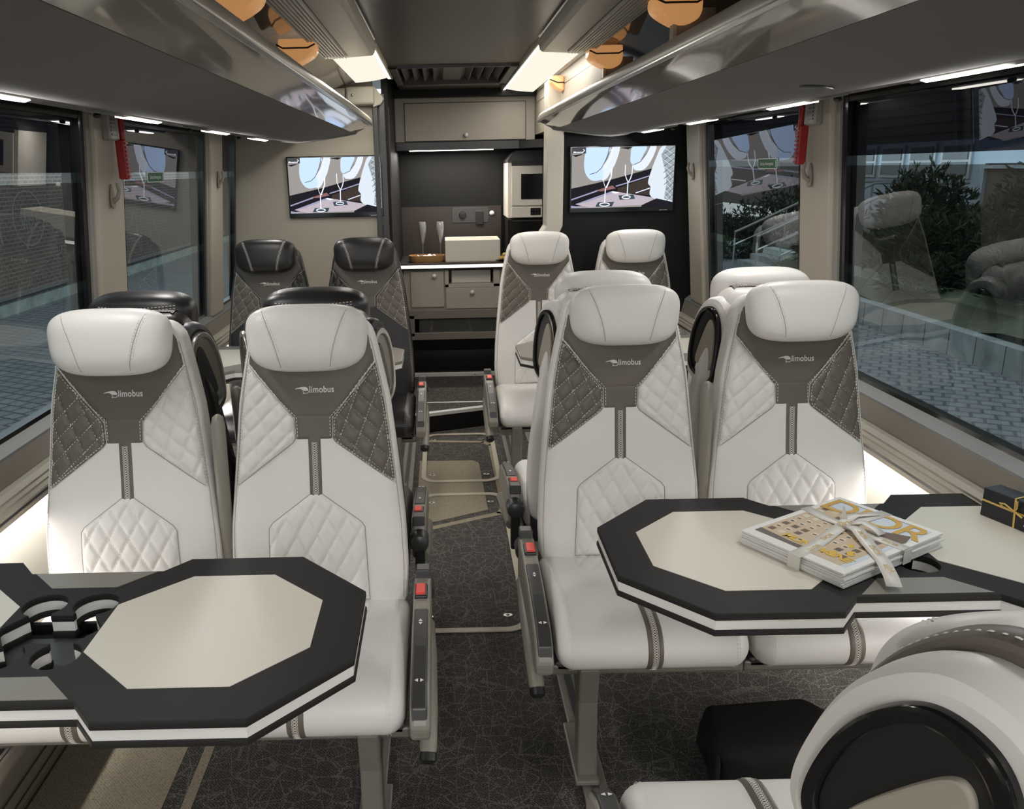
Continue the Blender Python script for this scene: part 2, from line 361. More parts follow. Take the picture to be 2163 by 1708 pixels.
# raised rear floor with its slanting silver nosing
def ny(x): return 4.86 + 0.35 * (x + 0.14)
st = MB().prism([(-0.62, ny(-0.62)), (0.66, ny(0.66)), (0.66, 6.5), (-0.62, 6.5)], 'z', 0.0, 0.12).build('floor_step', X.carp); struct(st)
o = MB().prism([(-0.62, ny(-0.62) - 0.008), (0.66, ny(0.66) - 0.008), (0.66, ny(0.66) + 0.035), (-0.62, ny(-0.62) + 0.035)], 'z', 0.104, 0.1235).build('trim_1', X.alu); struct(o)
o = MB().prism([(-0.62, ny(-0.62) - 0.004), (0.66, ny(0.66) - 0.004), (0.66, ny(0.66)), (-0.62, ny(-0.62))], 'z', 0.0, 0.104).build('riser_board', X.wblk, st)
o = MB().box(-0.6, 0.62, 5.085, 5.105, 0.12, 0.122).build('trim_2', X.alu); struct(o)

PIL = [(-1.05, -0.75), (2.88, 3.19), (4.34, 4.63)]
WIN = [(Y0, -1.05), (-0.75, 2.88), (3.19, 4.34), (4.63, 5.0)]
def side(s, nm):
    def pz(prof, name, m, y0=Y0, y1=5.0, par=None, smooth=False, bevel=0):
        return MB().prism([(s * a, b) for a, b in prof], 'y', y0, y1).build(name, m, par, smooth, bevel)
    wl = MB()
    wl.prism([(s * a, b) for a, b in [(1.345, 0), (1.42, 0), (1.42, 0.80), (1.345, 0.80)]], 'y', Y0, 5.0)
    wl.prism([(s * a, b) for a, b in [(wu(1.735), 1.735), (1.36, 1.735), (1.30, 2.12), (wu(2.1) - 0.02, 2.12)]], 'y', Y0, 5.0)
    w = wl.build('wall_' + nm, X.creamw); struct(w)
    for i, (a, b) in enumerate(PIL):
        prof = [(wu(0.82) - 0.03, 0.82), (1.40, 0.82), (1.33, 1.76), (wu(1.76) - 0.03, 1.76)]
        struct(pz(prof, 'wall_pillar', X.cream, a + 0.03, b - 0.03, w, bevel=0.012))
        pz([(wu(0.80) - 0.012, 0.80), (1.40, 0.80), (1.33, 1.77), (wu(1.77) - 0.012, 1.77)], 'pillar_edge', X.mold, a, b, w)
    # window sill: grey ledge, taupe band, grooved cream rail
    t1 = pz([(1.345, 0.838), (1.33, 0.838), (1.298, 0.812), (1.298, 0.80), (1.345, 0.80)], 'trim_3' if s < 0 else 'trim_4', X.ledge); struct(t1)
    t2 = pz([(1.300, 0.812), (1.283, 0.745), (1.283, 0.735), (1.345, 0.735), (1.345, 0.80), (1.3, 0.80)], 'trim_5' if s < 0 else 'trim_6', X.cabf); struct(t2)
    t3 = pz([(1.345, 0.74), (1.262, 0.74), (1.248, 0.730), (1.250, 0.722), (1.241, 0.716), (1.243, 0.708), (1.234, 0.70), (1.234, 0.672), (1.248, 0.665), (1.345, 0.665)], 'trim_7' if s < 0 else 'trim_8', X.cream); struct(t3)
    pz([(1.2335, 0.694), (1.2335, 0.686), (1.24, 0.686), (1.24, 0.694)], 'groove', X.dplas, par=t3)
    # LED strip tucked under the rail, washing the lower wall
    led = pz([(1.262, 0.6645), (1.262, 0.659), (1.285, 0.659), (1.285, 0.6645)], 'sill_led_strip', X.ledc, -0.6, 4.9)
    tag(led, 'bright LED strip under the %s window sill' % nm, 'light strip')
    # windows
    for i, (a, b) in enumerate(WIN):
        ga, gb = a + 0.035, b - 0.035
        mw = MB()
        for (ya, yb, za, zb) in ((a, ga, 0.835, 1.76), (gb, b, 0.835, 1.76)):
            mw.prism([(s * (wu(za) - 0.004), za), (s * (wu(za) + 0.03), za), (s * (wu(zb) + 0.03), zb), (s * (wu(zb) - 0.004), zb)], 'y', ya, yb)
        for za, zb in ((0.832, 0.85), (1.735, 1.765)):
            mw.prism([(s * (wu(za) - 0.003), za), (s * (wu(za) + 0.03), za), (s * (wu(zb) + 0.03), zb), (s * (wu(zb) - 0.003), zb)], 'y', a, b)
        wn = mw.build('window_%d' % (i + 1 + (4 if s > 0 else 0)), X.gloss); struct(wn)
        MB().prism([(s * (wu(0.84) + 0.010), 0.84), (s * (wu(0.84) + 0.016), 0.84), (s * (wu(1.75) + 0.016), 1.75), (s * (wu(1.75) + 0.010), 1.75)], 'y', ga, gb).build('pane', X.pane, wn)
    return w
side(-1, 'left'); side(1, 'right')
# ---- ceiling
ce = MB().box(-0.325, 0.325, Y0, 4.42, 2.05, 2.10).box(-0.325, 0.325, 5.36, 5.9, 2.05, 2.10).build('ceiling', X.ceil); struct(ce)
MB().box(-1.36, 1.36, Y0, 6.5, 2.13, 2.17).build('roof_skin', X.ceil, ce)
for s in (-1, 1):
    c = MB().prism([(s * 0.53, 2.025), (s * 0.86, 1.955), (s * 0.86, 2.12), (s * 0.53, 2.12)], 'y', Y0, 4.95 if s < 0 else 5.75).build('ceiling_cove', X.fasc, ce)
    MB().box(min(s * 0.86, s * 1.3), max(s * 0.86, s * 1.3), Y0, 5.0, 1.955, 2.0).build('cove_top', X.ceil, ce)
t = thing('roof_hatch', 'black louvred roof hatch in the dark ceiling before the kitchen', 'roof hatch', (0, 4.89, 2.05))
fr = MB()
for a in ((-0.325, 0.325, -0.47, -0.44), (-0.325, 0.325, 0.40, 0.47), (-0.325, -0.285, -0.47, 0.47), (0.285, 0.325, -0.47, 0.47)): fr.box(*a, -0.012, 0.05)
fr.build('frame', X.ceil, t, bevel=0.006)
MB().box(-0.29, 0.29, -0.45, 0.42, 0.055, 0.06).build('lid', X.blk, t)
for k in range(10):
    if k in (4, 5): continue
    x = -0.25 + k * 0.0555; sg = -1 if k < 5 else 1
    MB().prism([(x - 0.026, 0.052), (x - 0.022, 0.052), (x + 0.022 * 1, 0.006), (x + 0.018, 0.004)][::1] if sg > 0 else [(x + 0.026, 0.052), (x + 0.022, 0.052), (x - 0.022, 0.006), (x - 0.018, 0.004)], 'y', -0.42, 0.38).build('louvre', X.ceil, t)
MB().prism([(-0.05, 0.01), (0.05, 0.01), (0.09, 0.05), (-0.09, 0.05)], 'y', -0.42, 0.38).build('centre_bar', X.ceil, t)
# ---- ceiling light channels, air ducts
for s in (-1, 1):
    ye = 4.9 if s < 0 else 5.72; nm = 'left' if s < 0 else 'right'
    t = thing('ceiling_light', 'glowing white light panel in the ceiling beyond the end of the %s air duct' % nm, 'ceiling light', (s * 0.43, (3.62 + ye) / 2, 2.03))
    h = (ye - 3.62) / 2
    MB().grid([[(s * (-0.105 + 0.21 * k / 8), y, 0.022 - 0.03 * k / 8 - 0.006 * math.sin(PI * k / 8)) for k in range(9)] for y in (-h, h)]).add([], []).build('diffuser', emis('channel_glow_' + nm, (1, 0.92, 0.78), 0.8), t, True)
    MB().box(min(s * -0.1, s * -0.075), max(s * -0.1, s * -0.075), -h, h, 0.008, 0.016).build('led_strip', X.led, t)
    MB().prism([(s * -0.107, 0.03), (s * -0.1, 0.004), (s * -0.092, 0.004), (s * -0.098, 0.03)], 'y', -h, h).build('edge_lip', X.creamw, t)
    pl_ = MB().prism([(s * 0.325, 2.052), (s * 0.53, 2.02), (s * 0.53, 2.03), (s * 0.325, 2.062)], 'y', Y0, -0.9).build('channel_lining', X.creamw, ce)
    t = thing('air_duct', 'cream air duct with a grooved outlet along the %s of the ceiling' % nm, 'air duct', (s * 0.43, 0.5, 2.0))
    prof = [(-0.105, 0.045), (-0.104, 0.03), (-0.098, 0.005), (-0.085, -0.003), (0.08, -0.012), (0.10, -0.010), (0.108, 0.0), (0.11, 0.045)]
    MB().prism([(s * a, b) for a, b in prof], 'y', -1.4, 3.10).build('cover', X.duct, t, bevel=0.006)
    MB().prism([(s * 0.004, -0.004), (s * 0.098, -0.006), (s * 0.098, -0.0132), (s * 0.004, -0.0095)], 'y', -1.3, 3.03).build('outlet_bed', X.dplas, t)
    lv = MB()
    for k in range(8):
        u = 0.006 + k * 0.0116; zz = -0.0095 - 0.0035 * k / 8
        lv.prism([(s * u, zz + 0.003), (s * (u + 0.0078), zz + 0.003), (s * (u + 0.0066), zz - 0.010), (s * (u + 0.0012), zz - 0.008)], 'y', -1.3, 3.03)
    lv.build('outlet_grooves', X.duct, t)
# ---- luggage racks
def rack(s):
    nm = 'left' if s < 0 else 'right'
    t = thing('luggage_rack', 'long glossy grey luggage rack over the %s hand windows' % nm, 'luggage rack', (s * 0.8, 0.9, 1.75))
    yb, ye = Y0 - 0.9, 3.62
    def sweep(prof, name, m, tip, smooth=True, par=t):
        rows = []
        ys = [yb, ye - 0.55] + [ye - 0.55 + 0.55 * k / 8 for k in range(1, 9)]
        for y in ys:
            q = max(0, (y - (ye - 0.55)) / 0.55); e = q ** 3
            rows.append([(s * (a - 0.8 + (0.03 * e if tip else 0)), y + (0.10 * e * (a - 0.44)), b - 1.75 + (0.006 * e)) for a, b in prof])
        return MB().grid(rows, True, True, True).build(name, m, par, smooth, angle=30)
    soff = [tuple(p)[:2] for p in spline([(0.515, 1.7375, 0), (0.62, 1.722, 0), (0.74, 1.706, 0), (0.82, 1.70, 0), (0.90, 1.708, 0), (0.935, 1.722, 0)], 4)]
    sweep(soff + [(0.935, 1.745), (0.515, 1.755)], 'soffit', X.soff, 0)
    fas = [tuple(p)[:2] for p in spline([(0.413, 1.767, 0), (0.44, 1.7575, 0), (0.475, 1.7475, 0), (0.512, 1.7375, 0)], 4)]
    sweep(fas + [(0.515, 1.765), (0.45, 1.785)], 'fascia', X.fasc, 1)
    rl = [tuple(p)[:2] for p in spline([(0.415, 1.7665, 0), (0.4045, 1.768, 0), (0.4015, 1.777, 0), (0.404, 1.791, 0), (0.415, 1.804, 0), (0.435, 1.811, 0), (0.462, 1.808, 0)], 4)]
    sweep(rl + [(0.462, 1.785)], 'rail', X.rail, 1)
    sweep([(0.4005, 1.7715), (0.4005, 1.7685), (0.4085, 1.7655), (0.4085, 1.7705)], 'chrome_line', X.steel, 1)
    sweep([(0.46, 1.79), (0.515, 1.762), (0.93, 1.745), (1.17, 1.765), (1.17, 1.775), (0.93, 1.765), (0.53, 1.78), (0.47, 1.80)], 'tray', X.cabf, 0)
    sweep([(0.925, 1.716), (0.95, 1.722), (1.17, 1.745), (1.17, 1.762), (0.93, 1.75)], 'service_channel', X.mold, 0)
    for a, b in ((0.6, 1.5), ):
        pass
    # end cap lip
    pr = [(0.424, 1.779), (0.445, 1.760), (0.475, 1.746), (0.515, 1.7355), (0.62, 1.72), (0.74, 1.704), (0.82, 1.698), (0.90, 1.705), (0.95, 1.722)]
    MB().tube([(s * (a - 0.8 + 0.03 * (1 if a < 0.5 else 0)), ye + 0.10 * (a - 0.44), b - 1.744) for a, b in pr], 0.007, 8).build('end_lip', X.mold, t, True)
    # service units: bright lens strips with a small reading lamp knob
    for k, y in enumerate((0.8, 1.75, 2.62, 3.5, 4.3)):
        u = MB().prism([(s * 0.135, -0.034), (s * 0.165, -0.040), (s * 0.235, -0.028), (s * 0.24, -0.006), (s * 0.135, -0.02)], 'y', y - 0.9 - 0.24, y - 0.9 + 0.2).build('service_unit', X.mold, t, bevel=0.004)
        MB().prism([(s * 0.152, -0.0385), (s * 0.166, -0.0430), (s * 0.195, -0.039), (s * 0.195, -0.034)], 'y', y - 0.9 - 0.14, y - 0.9 + 0.14).build('lens', X.led, u)
        MB().ball((s * 0.225, y - 0.9 - 0.19, -0.036), 0.012, 0.012, 0.008, 10, 6).build('reading_lamp', X.blk, u, True)
    if s > 0:
        plate('speaker', [circ(0, 0, 0.036, 24)], 0.006, X.dplas, t, frame((-0.055, 1.02, -0.0475), (1, 0, -0.13), (0, 1, 0), (0.13, 0, 1)), 0.002)
    return t
rack(-1); rack(1)
# ---- rack supports with amber lamps, ribbed side panels above the racks
for s, ys in ((-1, (1.2, 2.2, 3.12)), (1, (1.4, 2.44, 3.44))):
    for i, y in enumerate(ys):
        t = thing('rack_support', 'grey hanger with amber lit cap above the %s rack, %s' % ('left' if s < 0 else 'right', ('behind the view', 'nearest the viewer', 'halfway along', 'beside the rear partition')[i] if s < 0 else ('behind the view', 'nearest the viewer', 'where the cream panel starts')[i]), 'rack support', (s * 0.585, y, 1.88), 0, 'amber lit rack hangers')
        MB().box(min(s * -0.025, s * -0.015), max(s * -0.025, s * -0.015), -0.012, 0.03, -0.09, 0.04).build('inner_edge', X.creamw, t, bevel=0.002)
        MB().box(min(s * -0.015, s * 0.09), max(s * -0.015, s * 0.09), -0.008, 0.03, -0.09, 0.075).build('post', X.mold, t, bevel=0.003)
        def cap(y0, y1, zo, prof): 
            rows = []
            for q, yy in ((0.86, y0), (1, y0 + 0.012), (1, y1 - 0.012), (0.86, y1)):
                rows.append([(s * (a * q * 0.86 - 0.01), yy, b + zo + 0.006) for a, b in prof])
            return MB().grid(rows, True, True, True)
        pr = [tuple(p)[:2] for p in spline([(-0.085, 0.105, 0), (-0.088, 0.07, 0), (-0.06, 0.045, 0), (0.0, 0.025, 0), (0.045, 0.034, 0), (0.062, 0.06, 0), (0.06, 0.105, 0)], 3)]
        cap(-0.048, 0.048, 0, pr).build('lamp_cap', X.amber, t, True)
        MB().tube([(s * a * 0.86, -0.048, 0.082 + 0.012 * (1 if a in (-0.1, 0.055) else 0)) for a in (-0.1, -0.07, 0.03, 0.055)], 0.003, 6).build('seam', X.blk, t)
    m, nt, p = nodes('ribbed_bronze_' + ('left' if s < 0 else 'right'))
    p.inputs['Base Color'].default_value = (0.05, 0.042, 0.036, 1); p.inputs['Roughness'].default_value = 0.25; p.inputs['Metallic'].default_value = 0.6
    rb = MB()
    z = 1.775
    y1 = 3.44 if s > 0 else 4.9
    while z < 1.95:
        rb.prism([(s * 0.80, z), (s * 0.807, z + 0.004), (s * 0.80, z + 0.008), (s * 0.83, z + 0.008), (s * 0.83, z)], 'y', Y0, y1); z += 0.0088
    o = rb.build('wall_ribbing', m); struct(o)
# cream closing panel over the right rack end
o = MB().box(0.56, 0.62, 3.475, 5.8, 1.76, 2.13).build('wall_rear_closet', X.cream); struct(o)
MB().box(0.5585, 0.56, 3.50, 5.8, 1.955, 1.958).build('shadow_gap', X.dplas, o)
t = thing('rack_support', 'amber lit cap on the cream panel nearest the kitchen', 'rack support', (0.555, 4.52, 1.965), 0, 'amber lit rack hangers')
MB().prism([(-0.07, 0.03), (-0.065, 0.0), (-0.03, -0.03), (0.004, -0.045), (0.004, 0.03)], 'y', -0.05, 0.05).build('lamp_cap', X.amber, t, bevel=0.01)
MB().tube([(-0.07, -0.051, 0.012), (-0.03, -0.052, -0.004), (0.004, -0.051, -0.004)], 0.003, 6).build('seam', X.blk, t)

# ---- partitions
o = MB().box(-1.36, -0.455, YP, YP + 0.06, 0, 2.13).build('wall_rear_left', X.cream); struct(o)
MB().box(-1.315, -1.305, YP - 0.004, YP, 0.8, 1.75).build('corner_seam', X.blk, o)
o = MB().box(-0.455, -0.425, YP - 0.03, YP + 0.06, 0, 1.97).box(-0.42, -0.385, YP - 0.02, YP + 0.30, 0, 1.97).build('trim_9', X.dplas, bevel=0.004); struct(o)
MB().box(-0.405, -0.37, YP + 0.02, 6.4, 0.0, 2.13).build('wall_kitchen_left', X.wblk)
struct(bpy.data.objects['wall_kitchen_left'])
MB().tube([(-0.372, YP + 0.05, 0.2), (-0.372, YP + 0.05, 1.9)], 0.008, 8).build('door_seal', X.dplas, bpy.data.objects['wall_kitchen_left'])
t = thing('partition_cap', 'cream moulded cover on top of the left rear partition', 'moulding', (-0.62, YP - 0.03, 1.97))
MB().prism([(-0.03, -0.055), (0.0, -0.06), (0.0, 0.03), (-0.04, 0.03), (-0.045, 0.0), (-0.03, -0.02)], 'x', -0.6, 0.02).build('cover', X.creamw, t, bevel=0.008)
MB().prism([(-0.05, -0.06), (0.01, -0.065), (0.05, -0.03), (0.05, 0.035), (-0.05, 0.035)], 'x', 0.024, 0.18).build('end_cover', X.creamw, t, bevel=0.012)
MB().ball((0.06, -0.052, -0.01), 0.008, 0.006, 0.008, 10, 6).build('screw', X.silver, t, True)
MB().prism([(0.18, 0.04), (0.235, -0.03), (0.215, -0.06), (0.17, -0.075), (0.17, 0.04)], 'y', -0.02, 0.16).build('corner_flare', X.creamw, t, bevel=0.004)
o = MB().box(0.585, 1.40, 4.70, 4.76, 0, 1.78).build('wall_rear_right', X.wblk); struct(o)
o = MB().prism([(0.495, 1.99), (0.585, 1.99), (0.585, 1.24), (0.54, 1.14), (0.54, 0), (0.40, 0), (0.40, 1.10), (0.495, 1.24)], 'y', 4.62, 4.78).build('trim_10', X.creamw, bevel=0.006); struct(o)
# closing walls (the bus behind the camera, and the rear end)
o = MB().box(-1.40, 1.40, Y0 - 0.06, Y0, 0, 0.85).box(-1.40, -1.22, Y0 - 0.06, Y0, 0.85, 2.15).box(1.22, 1.40, Y0 - 0.06, Y0, 0.85, 2.15).box(-1.40, 1.40, Y0 - 0.06, Y0, 1.95, 2.15).build('wall_front', X.cream); struct(o)

# ================================================================ SEATS
HW = [(-0.06, 0.215), (0.0, 0.236), (0.08, 0.240), (0.2, 0.236), (0.33, 0.224), (0.45, 0.211), (0.53, 0.202), (0.60, 0.188), (0.66, 0.175), (0.72, 0.160), (0.76, 0.148)]
HW = [(a, b * 0.972) for a, b in HW]
def hw(v):
    if v <= HW[0][0]: return HW[0][1]
    for (a, p), (b, q) in zip(HW, HW[1:]):
        if v <= b: return p + (q - p) * (v - a) / (b - a)
    return HW[-1][1]
BD = 0.052                                   # half depth of the backrest
UPV, NRM = V(0, 0.15, 0.9886), V(0, -0.9886, 0.15)
def recline(q):
    global UPV, NRM
    UPV, NRM = V(0, q, math.sqrt(1 - q * q)), V(0, -math.sqrt(1 - q * q), q)
def base(v): return V(0, 0.425, 0.46) + UPV * v
def sag(u, v):
    k = min(abs(u) / hw(v), 1.0); t = BD * (1 - (1 - k ** 5) ** 0.2)
    return -t + 0.014 * math.exp(-((v - 0.16) / 0.14) ** 2)
def S(u, v, h=0.0): return base(v) + V(u, 0, 0) + NRM * (sag(u, v) + h)
HH, HV, HD, HC, HO = 0.149, 0.084, 0.062, 0.695, 0.012   # headrest half sizes, centre v, centre offset
E1, E2 = 0.66, 0.60
def head(u, v, sgn=1, h=0.0):
    """point on the headrest front (sgn 1) or back (-1); u, v relative to its centre"""
    k = 1 + 0.05 * v / HV
    r = (abs(u / (HH * k)) ** (2 / E2) + abs(v / HV) ** (2 / E2)) ** (E2 / 2)
    d = HD * max(0.0, 1 - min(r, 1) ** (2 / E1)) ** (E1 / 2)
    return base(HC + v) + V(u, 0, 0) + NRM * (HO + 0.03 + sgn * (d + h))
def sq(c, e): return math.copysign(abs(c) ** e, c)
def headrest_mesh():
    rows = []
    for i in range(41):
        et = -PI / 2 + PI * i / 40; rr = abs(math.cos(et)) ** E1 if i not in (0, 40) else 0.0; d = HD * sq(math.sin(et), E1)
        row = []
        for k in range(96):
            om = 2 * PI * k / 96; v = HV * rr * sq(math.sin(om), E2); u = HH * rr * sq(math.cos(om), E2) * (1 + 0.05 * v / HV)
            row.append(base(HC + v) + V(u, 0, 0) + NRM * (HO + 0.03 + d))
        rows.append(row)
    return MB().grid(rows, True)
def dashes(mb, pts, nrms, L=0.0056, gap=0.0034, w=0.0016, h=0.0011):
    """a row of raised stitches along a polyline"""
    pts = [Vector(p) for p in pts]; acc = []; tot = 0
    for a, b in zip(pts, pts[1:]): acc.append(tot); tot += (b - a).length
    acc.append(tot)
    def at(s):
        for i in range(len(pts) - 1):
            if s <= acc[i + 1] or i == len(pts) - 2:
                l = acc[i + 1] - acc[i]; t = (s - acc[i]) / l if l > 1e-9 else 0
                return pts[i].lerp(pts[i + 1], t), nrms[i]
    s = gap
    while s + L < tot:
        (a, n), (b, _) = at(s), at(s + L); d = (b - a).normalized(); t = d.cross(n).normalized() * w / 2; m = (a + b) / 2 + n * h
        mb.add([a - t, a + t, b + t, b - t, m - t * 0.6, m + t * 0.6], [(0, 1, 5, 4), (4, 5, 2, 3), (0, 4, 3), (1, 2, 5)])
        s += L + gap
def inset_poly(poly, d):
    n = len(poly); out = []
    for i in range(n):
        p0, p1, p2 = [Vector(poly[(i + k) % n]) for k in (-1, 0, 1)]
        a = (p1 - p0).normalized(); b = (p2 - p1).normalized(); na, nb = V(-a.y, a.x), V(-b.y, b.x)
        m = na + nb; m = m / max(m.dot(na), 0.25); out.append(tuple(p1 + m * d))
    return out
def ccw(p): return p if sum(a[0] * b[1] - b[0] * a[1] for a, b in zip(p, p[1:] + p[:1])) > 0 else p[::-1]
def clip_grid(poly, step):
    poly = ccw(poly); xs = [p[0] for p in poly]; ys = [p[1] for p in poly]
    nx = max(2, int((max(xs) - min(xs)) / step) + 1); ny_ = max(2, int((max(ys) - min(ys)) / step) + 1)
    bm = bmesh.new(); g = [[bm.verts.new((min(xs) + (max(xs) - min(xs)) * i / nx, min(ys) + (max(ys) - min(ys)) * j / ny_, 0)) for i in range(nx + 1)] for j in range(ny_ + 1)]
    for j in range(ny_):
        for i in range(nx): bm.faces.new((g[j][i], g[j][i + 1], g[j + 1][i + 1], g[j + 1][i]))
    for a, b in zip(poly, poly[1:] + poly[:1]):
        d = V(b[0] - a[0], b[1] - a[1], 0)
        if d.length < 1e-6: continue
        n = V(d.y, -d.x, 0).normalized()
        bmesh.ops.bisect_plane(bm, geom=bm.verts[:] + bm.edges[:] + bm.faces[:], dist=1e-7, plane_co=(a[0], a[1], 0), plane_no=n, clear_outer=True)
    return bm
def edge_dist(poly, x, y):
    poly = ccw(poly); best = 1e9
    for a, b in zip(poly, poly[1:] + poly[:1]):
        dx, dy = b[0] - a[0], b[1] - a[1]; l = math.hypot(dx, dy)
        if l < 1e-6: continue
        best = min(best, (-(x - a[0]) * dy + (y - a[1]) * dx) / l)
    return best
def fam_dist(fam, x, y):
    """distance to the nearest quilting line; fam = [(angle, spacing, phase)]"""
    best = 1e9
    for ang, sp, ph in fam:
        d = (-x * math.sin(ang) + y * math.cos(ang) - ph) / sp; best = min(best, abs(d - round(d)) * sp)
    return best
def panel(name, poly, surf, m, parent, low=-0.002, top=0.006, rim=0.004, fam=None, step=0.0045, deep=0.0058, dpolys=None):
    bm = clip_grid(poly, step)
    def hgt(x, y):
        d = max(0.0, max(edge_dist(q_, x, y) for q_ in (dpolys or [poly]))); h = low + (top - low) * (1 - math.exp(-d / rim))
        if fam: h -= deep * math.exp(-(fam_dist(fam, x, y) / 0.0045) ** 1.3) * min(1, d / 0.006)
        return h
    for vt in bm.verts: vt.co = surf(vt.co.x, vt.co.y, hgt(vt.co.x, vt.co.y))
    me = bpy.data.meshes.new(name); bmesh.ops.recalc_face_normals(bm, faces=bm.faces); bm.to_mesh(me); bm.free()
    me.polygons.foreach_set('use_smooth', [True] * len(me.polygons)); me.materials.append(m)
    return link(bpy.data.objects.new(name, me), parent), hgt
def fam_lines(poly, fam):
    poly = ccw(poly); out = []
    xs = [p[0] for p in poly]; ys = [p[1] for p in poly]; R_ = 0.6
    for ang, sp, ph in fam:
        d = V(math.cos(ang), math.sin(ang)); n = V(-math.sin(ang), math.cos(ang)); c = V(sum(xs) / len(xs), sum(ys) / len(ys))
        k0 = round((c.dot(n) - ph) / sp)
        for k in range(k0 - 12, k0 + 13):
            o = n * (ph + k * sp) + d * c.dot(d); lo, hi = -R_, R_
            for a, b in zip(poly, poly[1:] + poly[:1]):
                e = V(b[0] - a[0], b[1] - a[1]); l = e.length
                if l < 1e-6: continue
                en = V(-e.y, e.x) / l; f0 = (o - V(*a)).dot(en); f1 = d.dot(en)
                if abs(f1) < 1e-9:
                    if f0 < 0: lo, hi = 1, 0
                elif f1 > 0: lo = max(lo, -f0 / f1)
                else: hi = min(hi, -f0 / f1)
            if hi - lo > 0.012: out.append((o + d * (lo + 0.004), o + d * (hi - 0.004)))
    return out
def on_surf(mb, pts2, surf, hgt, lift=0.0006, **kw):
    P, Nn = [], []
    for a, b in zip(pts2, pts2[1:]):
        a, b = V(*a), V(*b); n = max(1, int((b - a).length / 0.008))
        for k in range(n): P.append(a.lerp(b, k / n))
    P.append(V(*pts2[-1])); pts = [surf(p.x, p.y, hgt(p.x, p.y) + lift) for p in P]
    nr = [(surf(p.x + 1e-3, p.y, 0) - surf(p.x, p.y, 0)).cross(surf(p.x, p.y + 1e-3, 0) - surf(p.x, p.y, 0)).normalized() for p in P]
    dashes(mb, pts, nr, **kw)
def crosses(mb, s0, s1, surf, amp=0.0055, p=0.0062):
    k = 0
    while s0 + p * (k + 1) < s1:
        a, b = s0 + p * k, s0 + p * (k + 1)
        for sg in (-1, 1):
            on_surf(mb, [(-sg * amp, a), (sg * amp, b)], surf, lambda x, y: 0.0025, L=0.0118, gap=0.0003, w=0.0012)
            on_surf(mb, [(sg * (amp + 0.0008), a), (sg * (amp + 0.0008), b)], surf, lambda x, y: 0.0025, L=0.0045, gap=0.0008, w=0.0012)
        k += 1
def seam_shade(mb, poly, surf, h=0.0012, w=0.0016, closed=True):
    pts = poly + poly[:1] if closed else poly
    P = []
    for a, b in zip(pts, pts[1:]):
        a, b = V(*a), V(*b); n = max(1, int((b - a).length / 0.012))
        for k in range(n): P.append(a.lerp(b, k / n))
    P.append(V(*pts[-1])); mb.ribbon([surf(p.x, p.y, h) for p in P], w, NRM)
# cushion: closed side profile (y, z), front at y = 0
CP = [tuple(p)[:2] for p in spline([(0.455, 0.355, 0), (0.25, 0.345, 0), (0.07, 0.338, 0), (0.012, 0.352, 0), (-0.012, 0.388, 0), (-0.006, 0.425, 0), (0.024, 0.456, 0), (0.08, 0.468, 0), (0.20, 0.470, 0), (0.34, 0.458, 0), (0.45, 0.452, 0), (0.475, 0.41, 0)], 5, True)]
CC = (0.24, 0.405)
def cushion_mesh(w=0.237, r=0.045):
    rows = []
    xs = [-w + r * (1 - math.cos(PI / 2 * k / 6)) for k in range(7)] + [-w + r + (2 * w - 2 * r) * k / 6 for k in range(1, 6)] + [w - r * (1 - math.cos(PI / 2 * k / 6)) for k in range(6, -1, -1)]
    for x in xs:
        t = max(0, (abs(x) - (w - r)) / r); o = r * 0.85 * (1 - math.sqrt(max(0, 1 - t * t)))
        rows.append([(x, CC[0] + (y - CC[0]) * (1 - o / 0.245), CC[1] + (z - CC[1]) * (1 - o / 0.064)) for y, z in CP])
    return MB().grid(rows, True, True, True)
CTOP = [p for p in CP if (p[1] > 0.40 or p[0] < 0.05) and p[0] < 0.46]
CTOP = sorted(CP, key=lambda p: math.atan2(p[1] - CC[1], p[0] - CC[0]))          # ordered round the profile
_path = [p for p in CP if not (p[0] > 0.46)]
i0 = min(range(len(CP)), key=lambda i: (CP[i][0] - 0.06) ** 2 + (CP[i][1] - 0.338) ** 2); i1 = max(range(len(CP)), key=lambda i: CP[i][0] + CP[i][1])
CRUN = CP[i0:i1 + 1]                                                           # from under the front lip, over the top, to the back
CL = [0.0]
for a, b in zip(CRUN, CRUN[1:]): CL.append(CL[-1] + math.hypot(b[0] - a[0], b[1] - a[1]))
def CS(x, s, h=0.0):
    """point on the cushion skin: x across, s metres along CRUN"""
    s = max(0, min(CL[-1] - 1e-5, s)); i = 0
    while CL[i + 1] < s: i += 1
    t = (s - CL[i]) / (CL[i + 1] - CL[i]); a, b = CRUN[i], CRUN[i + 1]
    d = V(b[0] - a[0], b[1] - a[1]).normalized(); n = V(-d.y, d.x)
    if n.y < 0 and a[1] > 0.44: n = -n
    y, z = a[0] + (b[0] - a[0]) * t, a[1] + (b[1] - a[1]) * t
    k = V(y - CC[0], z - CC[1])
    if n.dot(k) < 0: n = -n
    return V(x, y + n.x * h, z + n.y * h)

